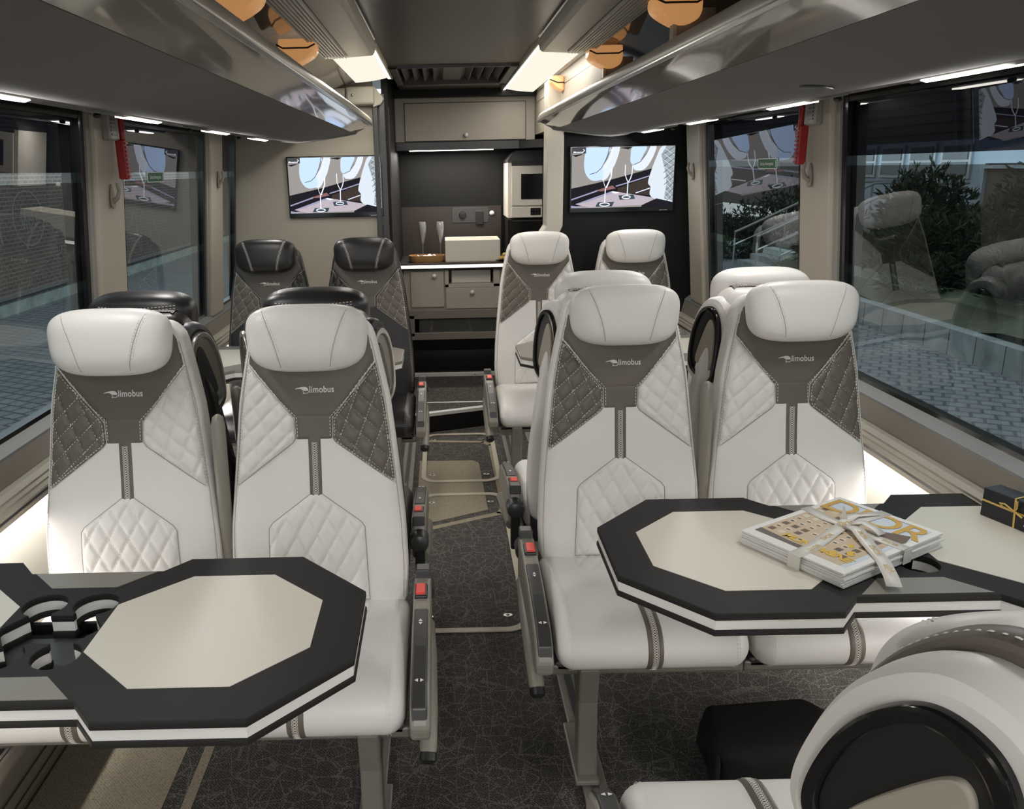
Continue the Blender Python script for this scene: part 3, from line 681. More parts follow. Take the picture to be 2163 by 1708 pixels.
LOGO_BIRD = [(-0.052, 0.0045), (-0.046, 0.0065), (-0.034, 0.0092), (-0.030, 0.0098), (-0.024, 0.0092), (-0.020, 0.0068), (-0.0175, 0.003), (-0.017, -0.0005), (-0.0295, -0.0008), (-0.034, 0.002), (-0.0375, 0.0045), (-0.042, 0.0045), (-0.0505, 0.0035)]
LOGO_CUP = [(-0.0325, -0.001), (-0.030, -0.0025), (-0.0285, -0.006), (-0.022, -0.0065), (-0.0185, -0.005), (-0.0165, -0.0015), (-0.0152, -0.0015), (-0.017, -0.006), (-0.0205, -0.008), (-0.028, -0.0077), (-0.031, -0.0088), (-0.0325, -0.0085), (-0.030, -0.0058)]
WV, WK = 0.572, 1.0
def make_seat(label, dark, s, aisle, away=False):
    """s: side (+1 local +x) carrying the taupe quilt and, on aisle seats, the console"""
    body = X.black if dark else X.white; tee = X.grey if dark else X.taupe; inner = X.black if dark else X.white
    th_out = X.thread; th_in = X.thread2 if dark else X.thread
    t = thing('coach_seat', label, 'seat')
    c = cushion_mesh().build('cushion', body, t, True)
    none = lambda x, y: 0.0
    # zip strip and stitching over the cushion, quilted rear patch
    strip, hg = panel('cushion_strip', [(-0.021, 0.0), (0.021, 0.0), (0.021, CL[-1] - 0.10), (-0.021, CL[-1] - 0.10)], CS, tee, t, -0.001, 0.0025, 0.002, None, 0.007)
    mb = MB(); crosses(mb, 0.006, CL[-1] - 0.105, CS)
    mb.build('stitching', X.thread, strip, fix=False)
    cq = [(-0.13, CL[-1] - 0.02), (0.13, CL[-1] - 0.02), (0.14, CL[-1] - 0.11), (0.0, CL[-1] - 0.20), (-0.14, CL[-1] - 0.11)]
    fam = [(math.radians(56), 0.045, 0.0), (math.radians(124), 0.045, 0.0)]
    q, hg = panel('cushion_quilt', cq, CS, body, t, -0.001, 0.005, 0.005, fam, 0.006)
    mb = MB()
    for a, b in fam_lines(cq, fam): on_surf(mb, [a, b], CS, hg)
    mb.build('stitching', th_in, q, fix=False)
    for sg in (-1, 1):
        mb = MB()
        for x in (0.198, 0.205): on_surf(mb, [(sg * x, 0.03), (sg * x, CL[-1] - 0.02)], CS, none, 0.0003, w=0.0013)
        mb.build('cushion_seam', th_in, c, fix=False)
    # backrest body
    rows = []
    vs = [-0.045, -0.043, -0.035, -0.02] + [0.0 + 0.70 * k / 20 for k in range(21)] + [0.715, 0.728, 0.738, 0.744, 0.746]
    for v in vs:
        k = 1.0
        if v < -0.02: k = math.sqrt(max(0, 1 - ((-0.02 - v) / 0.0252) ** 2))
        if v > 0.70: k = math.sqrt(max(0.0, 1 - ((v - 0.70) / 0.0462) ** 2))
        w = hw(v) - 0.035 * (1 - k); d = BD * (0.35 + 0.65 * k); row = []
        for j in range(72):
            a = 2 * PI * j / 72; x = w * sq(math.cos(a), 0.4); f = d * sq(math.sin(a), 0.4)
            row.append(base(v) + V(x, 0, 0) + NRM * (-BD + f + 0.014 * math.exp(-((v - 0.16) / 0.14) ** 2)))
        rows.append(row)
    bk = MB().grid(rows, True, True, True).build('backrest', body, t, True, angle=60)
    for sg in (-1, 1):
        mb = MB()
        on_surf(mb, [(sg * (hw(v) - 0.0135), v) for v in [0.70 * k / 24 for k in range(25)]], S, none, 0.0004)
        on_surf(mb, [(sg * (hw(v) - 0.0080), v) for v in [0.60 * k / 24 for k in range(25)]], S, none, 0.0004)
        so = mb.build('bolster_seam', th_in, bk, fix=False)
        if not dark:
            mb = MB(); seam_shade(mb, [(sg * (hw(v) - 0.0105), v) for v in [0.69 * k / 24 for k in range(25)]], S, 0.0008, 0.0014, False)  # dark ribbon painting the crease shade beside the bolster
            mb.build('bolster_seam_shade', X.seam, bk, fix=False)
    # taupe yoke
    e = 0.013
    t1 = [(-0.050, 0.486), (0.050, 0.486), (0.189, 0.631), (0.174, 0.70), (0.12, 0.735), (-0.12, 0.735), (-0.174, 0.70), (-0.189, 0.631)]
    t1 = [(max(-(hw(y) - e), min(hw(y) - e, x)), y) for x, y in t1]
    t2 = [(-0.047, 0.430), (0.047, 0.430), (0.0505, 0.497), (-0.0505, 0.497)]
    ext = [(-0.047, 0.430), (0.047, 0.430), (0.053, 0.53), (-0.053, 0.53)]
    yk, hg = panel('yoke', t1, S, tee, t, -0.001, 0.0022, 0.002, None, 0.008, [t1, ext])
    panel('yoke_neck', t2, S, tee, yk, -0.001, 0.0022, 0.002, None, 0.006, [ext])
    def lg(p): return S(0.008 + p.x, 0.559 + p.y, 0.0045)
    lo = MB()
    place('logo_bird', curve_mesh([LOGO_BIRD], 0), X.logo, yk, lg)
    place('logo_cup', curve_mesh([LOGO_CUP], 0), X.logo, yk, lg)
    tm = text_mesh('limobus', 0.0235, 0, 0, 1.06, 0.0004, 'LEFT')
    place('logo_lettering', tm, X.logo, yk, lambda p: S(0.008 - 0.0155 + p.x * 0.82, 0.5605 + p.y, 0.0045))
    # quilted side panels, outer taupe and inner plain
    famR = [(math.radians(-43), 0.0365, 0.006), (math.radians(68), 0.0455, 0.010)]
    qp = [(0.050, 0.486), (0.185, 0.628), (0.20, 0.57), (0.21, 0.50), (0.216, 0.42), (0.222, 0.33), (0.222, 0.310), (0.056, 0.422), (0.048, 0.434)]
    qp = [(min(x, hw(y) - 0.013), y) for x, y in qp]
    for sg in (-1, 1):
        outer = sg == s; poly = [(sg * x, y) for x, y in qp]
        fam = [(a if sg > 0 else PI - a, sp, ph if sg > 0 else -ph) for a, sp, ph in famR]
        q, hg = panel('outer_quilt' if outer else 'inner_quilt', poly, S, X.taupe if outer else inner, t, -0.0015, 0.009, 0.0045, fam)
        if outer: q['label'] = 'taupe quilted panel with pale stitching'
        mb = MB()
        for a, b in fam_lines(poly, fam): on_surf(mb, [a, b], S, hg)
        ip = inset_poly(ccw(poly), 0.0045); on_surf(mb, ip + ip[:1], S, hg)
        mb.build('stitching', th_out if outer else th_in, q, fix=False)
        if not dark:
            mb = MB(); seam_shade(mb, poly, S); mb.build('seam', X.seam, q, fix=False)  # crease shade round the quilt, as a dark ribbon
    mb = MB()
    for sg in (-1, 1): on_surf(mb, [(sg * 0.042, 0.436), (sg * 0.043, 0.489), (sg * 0.176, 0.628), (sg * 0.170, 0.66)], S, lambda a, b: 0.0028)
    mb.build('stitching', X.thread, yk, fix=False)
    # centre strip with zip stitch, quilted lumbar patch
    sp_, hg = panel('back_strip', [(-0.018, 0.272), (0.018, 0.272), (0.018, 0.446), (-0.018, 0.446)], S, tee, t, -0.001, 0.0025, 0.002, None, 0.006)
    mb = MB()
    crosses(mb, 0.288, 0.430, S)
    mb.build('stitching', X.thread, sp_, fix=False)
    lp = [(0.012, 0.291), (-0.012, 0.291), (-0.116, 0.214), (-0.125, 0.200), (-0.131, 0.0), (0.131, 0.0), (0.125, 0.200), (0.116, 0.214)]
    fam = [(math.radians(60), 0.0455, 0.0), (math.radians(120), 0.0455, 0.0)]
    q, hg = panel('lumbar_quilt', lp, S, body, t, -0.0015, 0.010, 0.005, fam)
    mb = MB()
    for a, b in fam_lines(lp, fam): on_surf(mb, [a, b], S, hg)
    mb.build('stitching', th_in, q, fix=False)
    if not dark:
        mb = MB(); seam_shade(mb, lp, S); mb.build('seam', X.seam, q, fix=False)  # crease shade round the lumbar patch, as a dark ribbon
    # headrest
    hr = headrest_mesh().build('headrest', body, t, True, angle=80)
    for sg in (-1, 1):
        seams, st = MB(), MB()
        pts = [(sg * (0.108 - 0.075 * q + 0.026 * q * q), HV * (0.93 - 1.86 * q)) for q in [k / 16 for k in range(17)]]
        seams.ribbon([head(u, v, 1, 0.0008) for u, v in pts], 0.0016, NRM)
        for o in (-0.005, 0.005): dashes(st, [head(u + o, v, 1, 0.0009) for u, v in pts], [NRM] * 17, L=0.0045, w=0.0012, h=0.0008)
        sm = seams.build('headrest_seam', X.thread2 if not dark else X.thread, hr, fix=False)
        st.build('seam_stitching', X.thread if dark else th_in, hr, fix=False)
    st = MB()
    for dv in (0.66, 0.74):        # double seam along the upper back edge
        pts = [(-0.112 + 0.224 * k / 24, HV * (dv - 0.10 + 0.05 * abs(k - 12) / 12)) for k in range(25)]
        dashes(st, [head(u, v, -1, 0.0012) for u, v in pts], [-NRM + UPV] * 25, L=0.006, gap=0.004, w=0.0018)
    st.build('stitching', X.thread if dark else th_in, hr, fix=False)
    # back shell with grab handles let into both sides
    for sg in ((-1, 1) if away else ()):
        v0 = WV; th = math.radians(24); az = V(sg * math.cos(th), 0, 0) - NRM * math.sin(th)
        o = base(v0) + V(sg * (hw(v0) - 0.006), 0, 0) - NRM * (BD * 1.05)
        ay = (UPV + V(-sg * 0.17, 0, 0)); ay = (ay - az * ay.dot(az)).normalized(); ax = ay.cross(az)
        if ax.dot(-NRM) < 0: fl = -1
        else: fl = 1
        mw = frame(o, ax, ay, az)
        outl = [(fl * x * WK, y * WK) for x, y in [tuple(p)[:2] for p in spline([(-0.050, 0.055, 0), (-0.022, 0.112, 0), (0.022, 0.124, 0), (0.056, 0.085, 0), (0.072, 0.0, 0), (0.070, -0.085, 0), (0.050, -0.122, 0), (-0.008, -0.110, 0), (-0.048, -0.085, 0), (-0.058, -0.02, 0)], 9, True)]]
        sc_ = lambda k, dx=0, dy=0: [(x * k + fl * dx, y * k + dy) for x, y in outl]
        plate('back_wing', [[(x * 1.36, y * 1.26 - 0.006) for x, y in outl]], 0.055, body, t, mw @ Matrix.Translation((0, 0, -0.022)), 0.018)
        wt = plate('wing_trim', [[(x * 1.42, y * 1.33 - 0.004) for x, y in outl]], 0.030, tee, t, mw @ Matrix.Translation((0, 0, -0.060)), 0.008)
        mb = MB(); wo = [(x * 1.422, y * 1.332 - 0.004) for x, y in outl][::2]; wo = wo + wo[:1]
        dashes(mb, [mw @ V(x, y, -0.054) for x, y in wo], [((mw.to_3x3() @ V(x, y, 0)).normalized()) for x, y in wo], L=0.006, gap=0.005, w=0.002, h=0.0010)
        mb.build('stitching', X.thread, wt, fix=False)
        g = plate('grab_recess', [outl, [(x * 0.80, y * 0.86) for x, y in outl]], 0.016, X.silver if dark else X.gloss, t, mw @ Matrix.Translation((0, 0, 0.008)), 0.004)
        plate('recess_panel', [[(x * 0.79, y * 0.85) for x, y in outl]], 0.004, X.plas if dark else X.blk, g, mw @ Matrix.Translation((0, 0, 0.0065)))
        hp = [tuple(p)[:2] for p in spline([(0.004, 0.045, 0), (0.022, 0.066, 0), (0.040, 0.030, 0), (0.050, -0.05, 0), (0.044, -0.092, 0), (0.0, -0.088, 0), (-0.022, -0.07, 0)], 8, True)]
        plate('grab_handle', [[(fl * x * WK, (y + 0.02) * WK) for x, y in hp]], 0.010, X.dplas if dark else X.cream, g, mw @ Matrix.Translation((0, 0, 0.010)), 0.003)
    if away:
        def top(u, th, h=0.0):
            k = math.cos(th); v = 0.70 + 0.0462 * math.sin(th); d = BD * (0.35 + 0.65 * max(k, 0)) if th <= PI / 2 else 0
            w = hw(v) - 0.035 * (1 - max(k, 0)); e = d * max(0.0, 1 - min(1, abs(u) / w) ** 5) ** 0.2
            return base(v) + V(u, 0, 0) + NRM * (-BD + e) + (UPV * math.sin(th) + NRM * math.cos(th)) * h
        rows = []
        for j in range(8):
            th = math.radians(10 + 78 * j / 7); rows.append([top(-0.118 + 0.236 * i / 20, th, 0.0035) for i in range(21)])
        rows.append([top(-0.118 + 0.236 * i / 20, math.radians(88), 0.0035) - NRM * 0.012 for i in range(21)])
        ty = MB().grid(rows).build('yoke_top', tee, t, True, angle=60)
        mb = MB()
        for o_ in (0.006, 0.016): dashes(mb, [top(-0.122 + 0.244 * i / 24, math.radians(88), 0.0045) - NRM * o_ for i in range(25)], [UPV] * 25, w=0.0018)
        mb.build('stitching', X.thread, ty, fix=False)
    sh = []
    for v in [-0.05 + 0.42 * k / 10 for k in range(11)]:
        w = hw(v) - 0.02
        sh.append([base(v) + V(x, 0, 0) - NRM * (2 * BD - 0.014 * math.exp(-((v - 0.16) / 0.14) ** 2) + 0.004 - 0.05 * abs(x / w) ** 6) for x in [w * (k - 6) / 6 for k in range(13)]])
    MB().grid(sh).build('back_shell', X.dplas if dark else X.mold, t, True)
    # frame
    MB().box(-0.235, 0.235, 0.06, 0.40, 0.315, 0.345).box(-0.22, 0.22, 0.40, 0.50, 0.33, 0.44).build('seat_frame', X.dplas, t, bevel=0.008)
    MB().box(-0.245, 0.245, 0.06, 0.09, 0.305, 0.335).build('front_beam', X.leg, t, bevel=0.006)
    if aisle:
        q = s
        def px(prof, x0, x1, name, m, par, bevel=0.006, **k): return MB().prism(prof, 'x', min(q * x0, q * x1), max(q * x0, q * x1)).build(name, m, par, bevel=bevel, **k)
        prof = [(0.475, 0.47), (0.46, 0.508), (0.40, 0.508), (0.20, 0.482), (0.06, 0.455), (0.005, 0.425), (-0.018, 0.385), (-0.012, 0.352), (0.03, 0.345), (0.12, 0.37), (0.475, 0.385)]
        co = px(prof, 0.248, 0.293, 'side_console', X.plas, t, 0.009)
        pp = [(0.30, 0.4995), (0.16, 0.481), (0.05, 0.457), (0.0, 0.427), (-0.012, 0.39), (0.0, 0.388), (0.03, 0.42), (0.30, 0.46)]
        cpn = px(pp, 0.252, 0.287, 'control_panel', X.dplas, co, 0.004)
        for yy, zz, sl in ((0.245, 0.4945, 0.13), (0.055, 0.4605, 0.25)):
            for d in (-0.006, 0.006):
                mw = frame((q * 0.269, yy, zz), (1, 0, 0), (0, 1, sl), (0, -sl, 1)); a = 0.0045
                if yy > 0.1: lpz = [[(0, d + (a if d > 0 else -a)), (-a, d * 0.4), (a, d * 0.4)]]
                else: lpz = [[(d + (a if d > 0 else -a), 0), (d * 0.4, -a), (d * 0.4, a)]]
                plate('switch_mark', lpz, 0.001, X.logo, cpn, mw)
        bf = px([(0.405, 0.500), (0.345, 0.492), (0.345, 0.5085), (0.405, 0.5135)], 0.251, 0.285, 'buckle', X.blk, co, 0.004)
        px([(0.400, 0.508), (0.352, 0.503), (0.352, 0.5115), (0.400, 0.5165)], 0.254, 0.279, 'release_button', X.red, bf, 0.003)
        ar = MB().tube([(q * 0.282, 0.44, 0.372), (q * 0.286, 0.30, 0.364), (q * 0.287, 0.12, 0.336), (q * 0.286, 0.03, 0.306), (q * 0.285, 0.012, 0.292)], [0.018, 0.020, 0.021, 0.020, 0.017], 14).build('aisle_armrest', X.plas, t, True, angle=50)
        MB().tube([(q * 0.286, 0.020, 0.298), (q * 0.285, 0.008, 0.286), (q * 0.285, 0.004, 0.280)], [0.0195, 0.020, 0.012], 14).build('end_cap', X.blk, ar, True)
        MB().tube([(q * 0.272, 0.46, 0.455), (q * 0.272, 0.515, 0.455), (q * 0.272, 0.52, 0.455)], [0.029, 0.029, 0.024], 20).build('recline_knob', X.dplas, t, True, angle=50)
        px([(0.478, 0.44), (0.515, 0.44), (0.52, 0.32), (0.50, 0.305), (0.485, 0.32)], 0.258, 0.288, 'recline_lever', X.blk, t, 0.006)
        px([(0.44, 0.50), (0.49, 0.50), (0.485, 0.53), (0.445, 0.53)], 0.252, 0.29, 'rear_buckle', X.dplas, t, 0.004)
        # pedestal leg with its web
        lg_ = px([(0.02, 0.345), (0.10, 0.345), (0.085, 0.24), (0.085, 0.03), (0.02, 0.03), (0.035, 0.24)], 0.128, 0.178, 'leg', X.leg, t, 0.006)
        px([(0.08, 0.335), (0.40, 0.335), (0.34, 0.30), (0.20, 0.15), (0.14, 0.03), (0.08, 0.03)], 0.146, 0.158, 'web', X.leg, lg_, 0.003)
        px([(0.0, 0.0175), (0.24, 0.0175), (0.24, 0.032), (0.0, 0.032)], 0.125, 0.185, 'foot', X.leg, lg_, 0.004)
        # raised armrest between the pair
        ar = MB().tube([(-q * 0.246, 0.475, 0.53), (-q * 0.246, 0.475, 0.56), (-q * 0.246, 0.485, 0.80), (-q * 0.246, 0.493, 0.93), (-q * 0.246, 0.496, 0.95), (-q * 0.246, 0.497, 0.957)], [0.017, 0.0175, 0.0185, 0.018, 0.014, 0.005], 16).build('raised_armrest', X.plas, t, True, angle=60)
        MB().tube([(-q * 0.246, 0.46, 0.54), (-q * 0.246, 0.53, 0.54)], 0.020, 14).box(-q * 0.246 - 0.018, -q * 0.246 + 0.018, 0.46, 0.53, 0.44, 0.54).build('armrest_pivot', X.plas, ar, bevel=0.004)
    else:
        MB().box(min(s * 0.2, s * 0.38), max(s * 0.2, s * 0.38), 0.10, 0.30, 0.30, 0.345).build('wall_bracket', X.leg, t, bevel=0.006)
    return t
PROTO = {}
def seat(dark, side_, aisle, y, face, label, group, fresh=False, dx=0.0):
    """side_: -1 left / +1 right of the aisle; face -1: faces the camera, +1: faces away"""
    x = side_ * (0.42 if aisle else 0.91)
    x += dx
    # taupe quilt (and console) side: towards the aisle for aisle seats, towards the window for window seats, in world x
    wsd = -side_ if aisle else side_
    s = wsd if face < 0 else -wsd
    key = (dark, s, aisle, face)
    if fresh: t = make_seat(label, dark, s, aisle, True)
    elif key not in PROTO: t = make_seat(label, dark, s, aisle, face > 0); PROTO[key] = t
    else: t = copy_tree(PROTO[key])
    t.location = (x, y, 0); t.rotation_euler = (0, 0, 0 if face < 0 else PI)
    return tag(t, label, 'seat', group)
G = 'seats facing the viewer, first row'
seat(False, -1, True, 1.55, -1, 'white leather seat beside the aisle behind the table with cup holes', G)
seat(False, -1, False, 1.55, -1, 'white leather seat by the left window behind the table with cup holes', G)
seat(False, 1, True, 1.78, -1, 'white leather seat beside the aisle behind the magazine table', G)
seat(False, 1, False, 1.78, -1, 'white leather seat by the right window behind the magazine table', G)
G = 'seats turned to the rear tables'
seat(True, -1, True, 2.83, 1, 'black leather seat back to back with the white left aisle seat', G, dx=-0.02)
seat(True, -1, False, 2.83, 1, 'black leather seat back to back with the white left window seat', G, dx=-0.02)
seat(False, 1, True, 3.07, 1, 'white leather seat back to back with the right aisle seat', G)
seat(False, 1, False, 3.07, 1, 'white leather seat back to back with the right window seat', G)
G = 'seats facing the viewer, last row'
seat(True, -1, True, 3.68, -1, 'black headrest seat beside the aisle before the left rear partition', G, dx=-0.045)
seat(True, -1, False, 3.68, -1, 'black headrest seat by the left window below the left screen', G, dx=-0.045)
seat(False, 1, True, 3.80, -1, 'white headrest seat beside the aisle before the kitchen', G)
seat(False, 1, False, 3.80, -1, 'white headrest seat below the right screen by the window', G)
recline(0.39); HC, WV, WK = 0.640, 0.635, 1.22
seat(False, 1, True, 1.30, 1, 'white seat in the near right corner, cut off and seen from behind', None, True, 0.045)
recline(0.15); HC, WV, WK = 0.695, 0.572, 1.0

# ================================================================ TABLES
def make_table(label, wall_s, inner=False):
    """origin: centre of the table on the floor; wall_s: side of the wall (table end is cut there)"""
    t = thing('folding_table', label, 'table')
    cut = 0.405 if True else 0.6
    R8 = [(0.143, 0.232), (0.19, 0.288), (0.44, 0.288), (0.595, 0.122), (0.595, -0.122), (0.44, -0.288), (0.19, -0.288), (0.143, -0.232)]
    W8 = [(-0.143, -0.232), (-0.19, -0.288), (-cut, -0.288), (-cut - 0.018, -0.27), (-cut - 0.018, 0.27), (-cut, 0.288), (-0.19, 0.288), (-0.143, 0.232)]
    f = -wall_s                                   # the free octagon points to the aisle
    fx = lambda ps: [(p[0] * f, p[1]) for p in ps]
    outer = R8 + W8
    holes = []
    cups = [(0.052, 0.093), (-0.052, 0.093), (0.052, -0.093), (-0.052, -0.093)]
    # centre opening: a six-sided slot joined to the four cup rings
    def opening(g):
        pts = []
        rc = 0.043 - g
        def arc(c, a0, a1):
            return [(c[0] + rc * math.cos(math.radians(a0 + (a1 - a0) * k / 22)), c[1] + rc * math.sin(math.radians(a0 + (a1 - a0) * k / 22))) for k in range(23)]
        pts += [(0.095 - g, 0.005), (0.072 - g, 0.042)] + [(0.066, 0.052)] + arc(cups[0], -62, 230) + [(0.022, 0.050 - g), (-0.022, 0.050 - g)]
        pts += arc(cups[1], -50, 242) + [(-0.066, 0.052), (-0.072 + g, 0.042), (-0.095 + g, 0.005), (-0.095 + g, -0.005), (-0.072 + g, -0.042), (-0.066, -0.052)]
        pts += arc(cups[3], 118, 410) + [(-0.022, -0.050 + g), (0.022, -0.050 + g)] + arc(cups[2], 130, 422) + [(0.066, -0.052), (0.072 - g, -0.042), (0.095 - g, -0.005)]
        return pts
    mt = X.tgry if inner else X.tblk
    top = plate('tabletop', [fx(outer), fx(opening(0))], 0.016, mt, t, Matrix.Translation((0, 0, 0.712)), 0.003)
    plate('white_core', [inset_poly(ccw(fx(outer)), 0.003), fx(opening(-0.002))], 0.020, X.twht, t, Matrix.Translation((0, 0, 0.694)))
    plate('lower_board', [fx(outer), fx(opening(0.002))], 0.013, X.tblk, t, Matrix.Translation((0, 0, 0.6775)), 0.002)
    oct_ = [(0.099, 0.085), (0.22, 0.20), (0.393, 0.20), (0.511, 0.085), (0.511, -0.085), (0.393, -0.20), (0.22, -0.20), (0.099, -0.085)]
    a = plate('cream_inlay', [fx(oct_)], 0.0016, X.tcrm, top, Matrix.Translation((0, 0, 0.7204)))
    plate('cream_inlay', [fx([(-0.099, 0.085), (-0.22, 0.20), (-cut + 0.02, 0.20), (-cut + 0.02, -0.20), (-0.22, -0.20), (-0.099, -0.085)])], 0.0016, X.tcrm, top, Matrix.Translation((0, 0, 0.7204)))
    for sg in (-1, 1):
        q = [(-0.132, sg * 0.226), (0.132, sg * 0.226), (0.068, sg * 0.160), (-0.068, sg * 0.160)]
        plate('grey_inlay', [q], 0.0016, X.tgry, top, Matrix.Translation((0, 0, 0.7204)))
    MB().box(-0.105, 0.105, -0.035, 0.11, 0.640, 0.650).box(-0.105, 0.105, 0.10, 0.11, 0.64, 0.671).build('tray_bottom', X.blk, t)
    MB().box(min(wall_s * 0.30, wall_s * 0.42), max(wall_s * 0.30, wall_s * 0.42), -0.12, 0.12, 0.60, 0.671).build('wall_bracket', X.dplas, t, bevel=0.006)
    MB().prism([(wall_s * 0.42, 0.671), (wall_s * -0.22, 0.671), (wall_s * -0.20, 0.64), (wall_s * 0.36, 0.60), (wall_s * 0.42, 0.45)], 'y', -0.05, 0.05).build('support_arm', X.dplas, t, bevel=0.005)
    return t
TL = make_table('black and cream table on the left with open cup holes', -1); TL.location = (-0.846, 1.415, 0)
TR = make_table('black and cream table on the right carrying the tied magazines', 1); TR.location = (0.872, 1.70, 0); TR.rotation_euler = (0, 0, -0.006)
t = make_table('grey edged table before the black seats by the left rear partition', -1, True); t.location = (-0.865, 3.80, 0)
t = make_table('grey edged table before the white seats by the kitchen', 1, True); t.location = (0.865, 3.84, 0)

# ================================================================ THINGS ON THE RIGHT TABLE
TZ = 0.7215
ma = math.radians(30.5); AX, BX = V(math.cos(ma), math.sin(ma), 0), V(-math.sin(ma), math.cos(ma), 0)
MC = V(0.800, 1.700, 0)
def MF(a, b, z): return MC + AX * a + BX * b + V(0, 0, z)
for k in range(6):
    j = [RND.uniform(-0.006, 0.006) for _ in range(3)] if k < 5 else [0, 0, 0]
    nm = 'magazine'
    lab = 'thin white magazine in the ribbon tied stack below the top issue' if k < 5 else 'top magazine of the ribbon tied stack with gold title'
    t = thing(nm, lab, 'magazine', MF(j[0], j[1], TZ + k * 0.0052), ma + j[2], 'tied magazines' if k < 5 else None)
    MB().box(-0.176, 0.176, -0.126, 0.126, 0.0004, 0.0046).build('pages', X.paper, t)
    if k == 5:
        P = lambda poly, m, h, nme='cover_print': plate(nme, [poly], 0.0003, m, cv, Matrix.Translation((0, 0, 0.0051 + h)))
        cv = MB().box(-0.177, 0.177, -0.127, 0.127, 0.0046, 0.0052).build('cover', X.paper, t)
        pic = [mat('print_sky', (0.62, 0.68, 0.74), 0.5), mat('print_facade', (0.60, 0.47, 0.33), 0.5), mat('print_plum', (0.13, 0.10, 0.09), 0.5), mat('print_window', (0.16, 0.11, 0.075), 0.5), mat('print_stone', (0.70, 0.62, 0.50), 0.5), mat('print_yellow', (0.72, 0.47, 0.06), 0.5)]
        P([(-0.150, -0.112), (0.160, -0.112), (0.160, 0.112), (-0.150, 0.112)], pic[0], 0.0002)
        P([(-0.150, -0.10), (0.020, -0.10), (0.095, 0.02), (0.110, 0.112), (-0.150, 0.112)], pic[1], 0.0004)
        P([(-0.150, 0.03), (-0.135, 0.03), (-0.128, 0.112), (-0.150, 0.112)], pic[2], 0.0006)
        P([(-0.150, -0.03), (-0.132, -0.03), (-0.135, 0.03), (-0.150, 0.03)], pic[2], 0.0006)
        P([(0.02, -0.10), (0.06, -0.112), (0.10, -0.10), (0.075, -0.055), (0.03, -0.06)], pic[3], 0.0006)
        for i in range(9):
            for jx in range(8):
                b0 = 0.098 - jx * 0.025; a0 = -0.118 + i * 0.024
                if a0 > 0.005 + max(0, (b0 + 0.10)) * 0.42: continue
                if RND.random() < 0.12: continue
                P([(a0, b0 - 0.008), (a0 + 0.016, b0 - 0.008), (a0 + 0.016, b0 + 0.006), (a0, b0 + 0.006)], pic[4] if RND.random() < 0.55 else pic[3], 0.0007)
                if RND.random() < 0.7: P([(a0 + 0.003, b0 - 0.006), (a0 + 0.009, b0 - 0.006), (a0 + 0.009, b0 + 0.003), (a0 + 0.003, b0 + 0.003)], pic[3] if RND.random() < 0.6 else pic[2], 0.0009)
        for x, y, w, h in ((-0.125, -0.060, 0.028, 0.010), (-0.098, -0.083, 0.030, 0.012), (-0.06, -0.060, 0.022, 0.010), (-0.045, -0.09, 0.03, 0.012), (-0.02, -0.07, 0.02, 0.016)):
            P([tuple(p)[:2] for p in spline([(x, y, 0), (x + w * 0.5, y + h, 0), (x + w, y + h * 0.4, 0), (x + w * 0.6, y + h * 0.1, 0), (x + w * 0.4, y - h * 0.6, 0)], 5, True)], pic[5], 0.0011)
        tm = text_mesh('MONTAIGNE', 0.032, 0, 0.2, 0.8, 0.001)
        place('cover_lettering', tm, pic[5], cv, mw=frame((-0.118, -0.02, 0.0064), (0, -1, 0), (1, 0, 0), (0, 0, 1)))
        # big gold title across the head of the cover
        tm = text_mesh('DIOR', 0.108, 0, 0, 0.90, 0.001)
        place('cover_title', tm, X.gold, cv, lambda p: V(p.x * 1.0, p.y, 0), mw=frame((0.118, 0.0, 0.0066), (0, -1, 0), (1, 0, 0), (0, 0, 1)))
        P([(0.158, -0.10), (0.1595, -0.10), (0.1595, 0.10), (0.158, 0.10)], pic[2], 0.0008)
ZT = TZ + 6 * 0.0052 + 0.0012
rb = thing('ribbon', 'white satin ribbon with lettering tied round the magazine stack', 'ribbon', MF(0, 0, TZ))
RI = Matrix.Identity(4)
KN = (0.028, 0.012)          # knot position on the cover (a, b)
def RB(a, b, z): return MF(a, b, z) - MF(0, 0, TZ)
def strap(name, pts, w, up=V(0, 0, 1)):
    o = MB().ribbon([RB(*p) for p in pts], w, up).build(name, X.satin, rb, True, fix=False)
    md = o.modifiers.new('thick', 'SOLIDIFY'); md.thickness = 0.0008; md.offset = 0
    return o
zt = ZT
b1 = strap('long_band', [(-0.185, 0.012 - 0.03, TZ + 0.031), (-0.12, 0.004 - 0.02, zt), (0.0, 0.010, zt + 0.002), KN + (zt + 0.004,), (0.10, 0.012, zt + 0.001), (0.179, 0.006, zt - 0.0006)], 0.030)
b2 = strap('cross_band', [(0.05, 0.130, zt - 0.0004), (0.035, 0.07, zt), KN + (zt + 0.004,), (0.03, -0.06, zt), (0.034, -0.130, zt - 0.0004)], 0.029)
def vband(name, a, b, ax, w, h):
    c = RB(a, b, TZ)
    o = MB().grid([[c + ax * (-w / 2), c + ax * (w / 2)], [c + ax * (-w / 2) + V(0, 0, h), c + ax * (w / 2) + V(0, 0, h)]]).build(name, X.satin, rb, fix=False)
    md = o.modifiers.new('thick', 'SOLIDIFY'); md.thickness = 0.0008; md.offset = 0
vband('side_band', -0.1855, -0.018, BX, 0.030, 0.0325); vband('side_band', 0.034, -0.1335, AX, 0.029, 0.0325)
kc = RB(*KN, zt + 0.006)
MB().ball(kc, 0.016, 0.014, 0.011, 14, 8).build('knot', X.satin, rb, True)
strap('tail', [(0.026, 0.0, zt + 0.010), (0.012, -0.03, zt + 0.012), (-0.020, -0.075, zt + 0.006), (-0.06, -0.135, zt + 0.001), (-0.088, -0.172, zt - 0.012), (-0.104, -0.19, zt - 0.022)], 0.030)
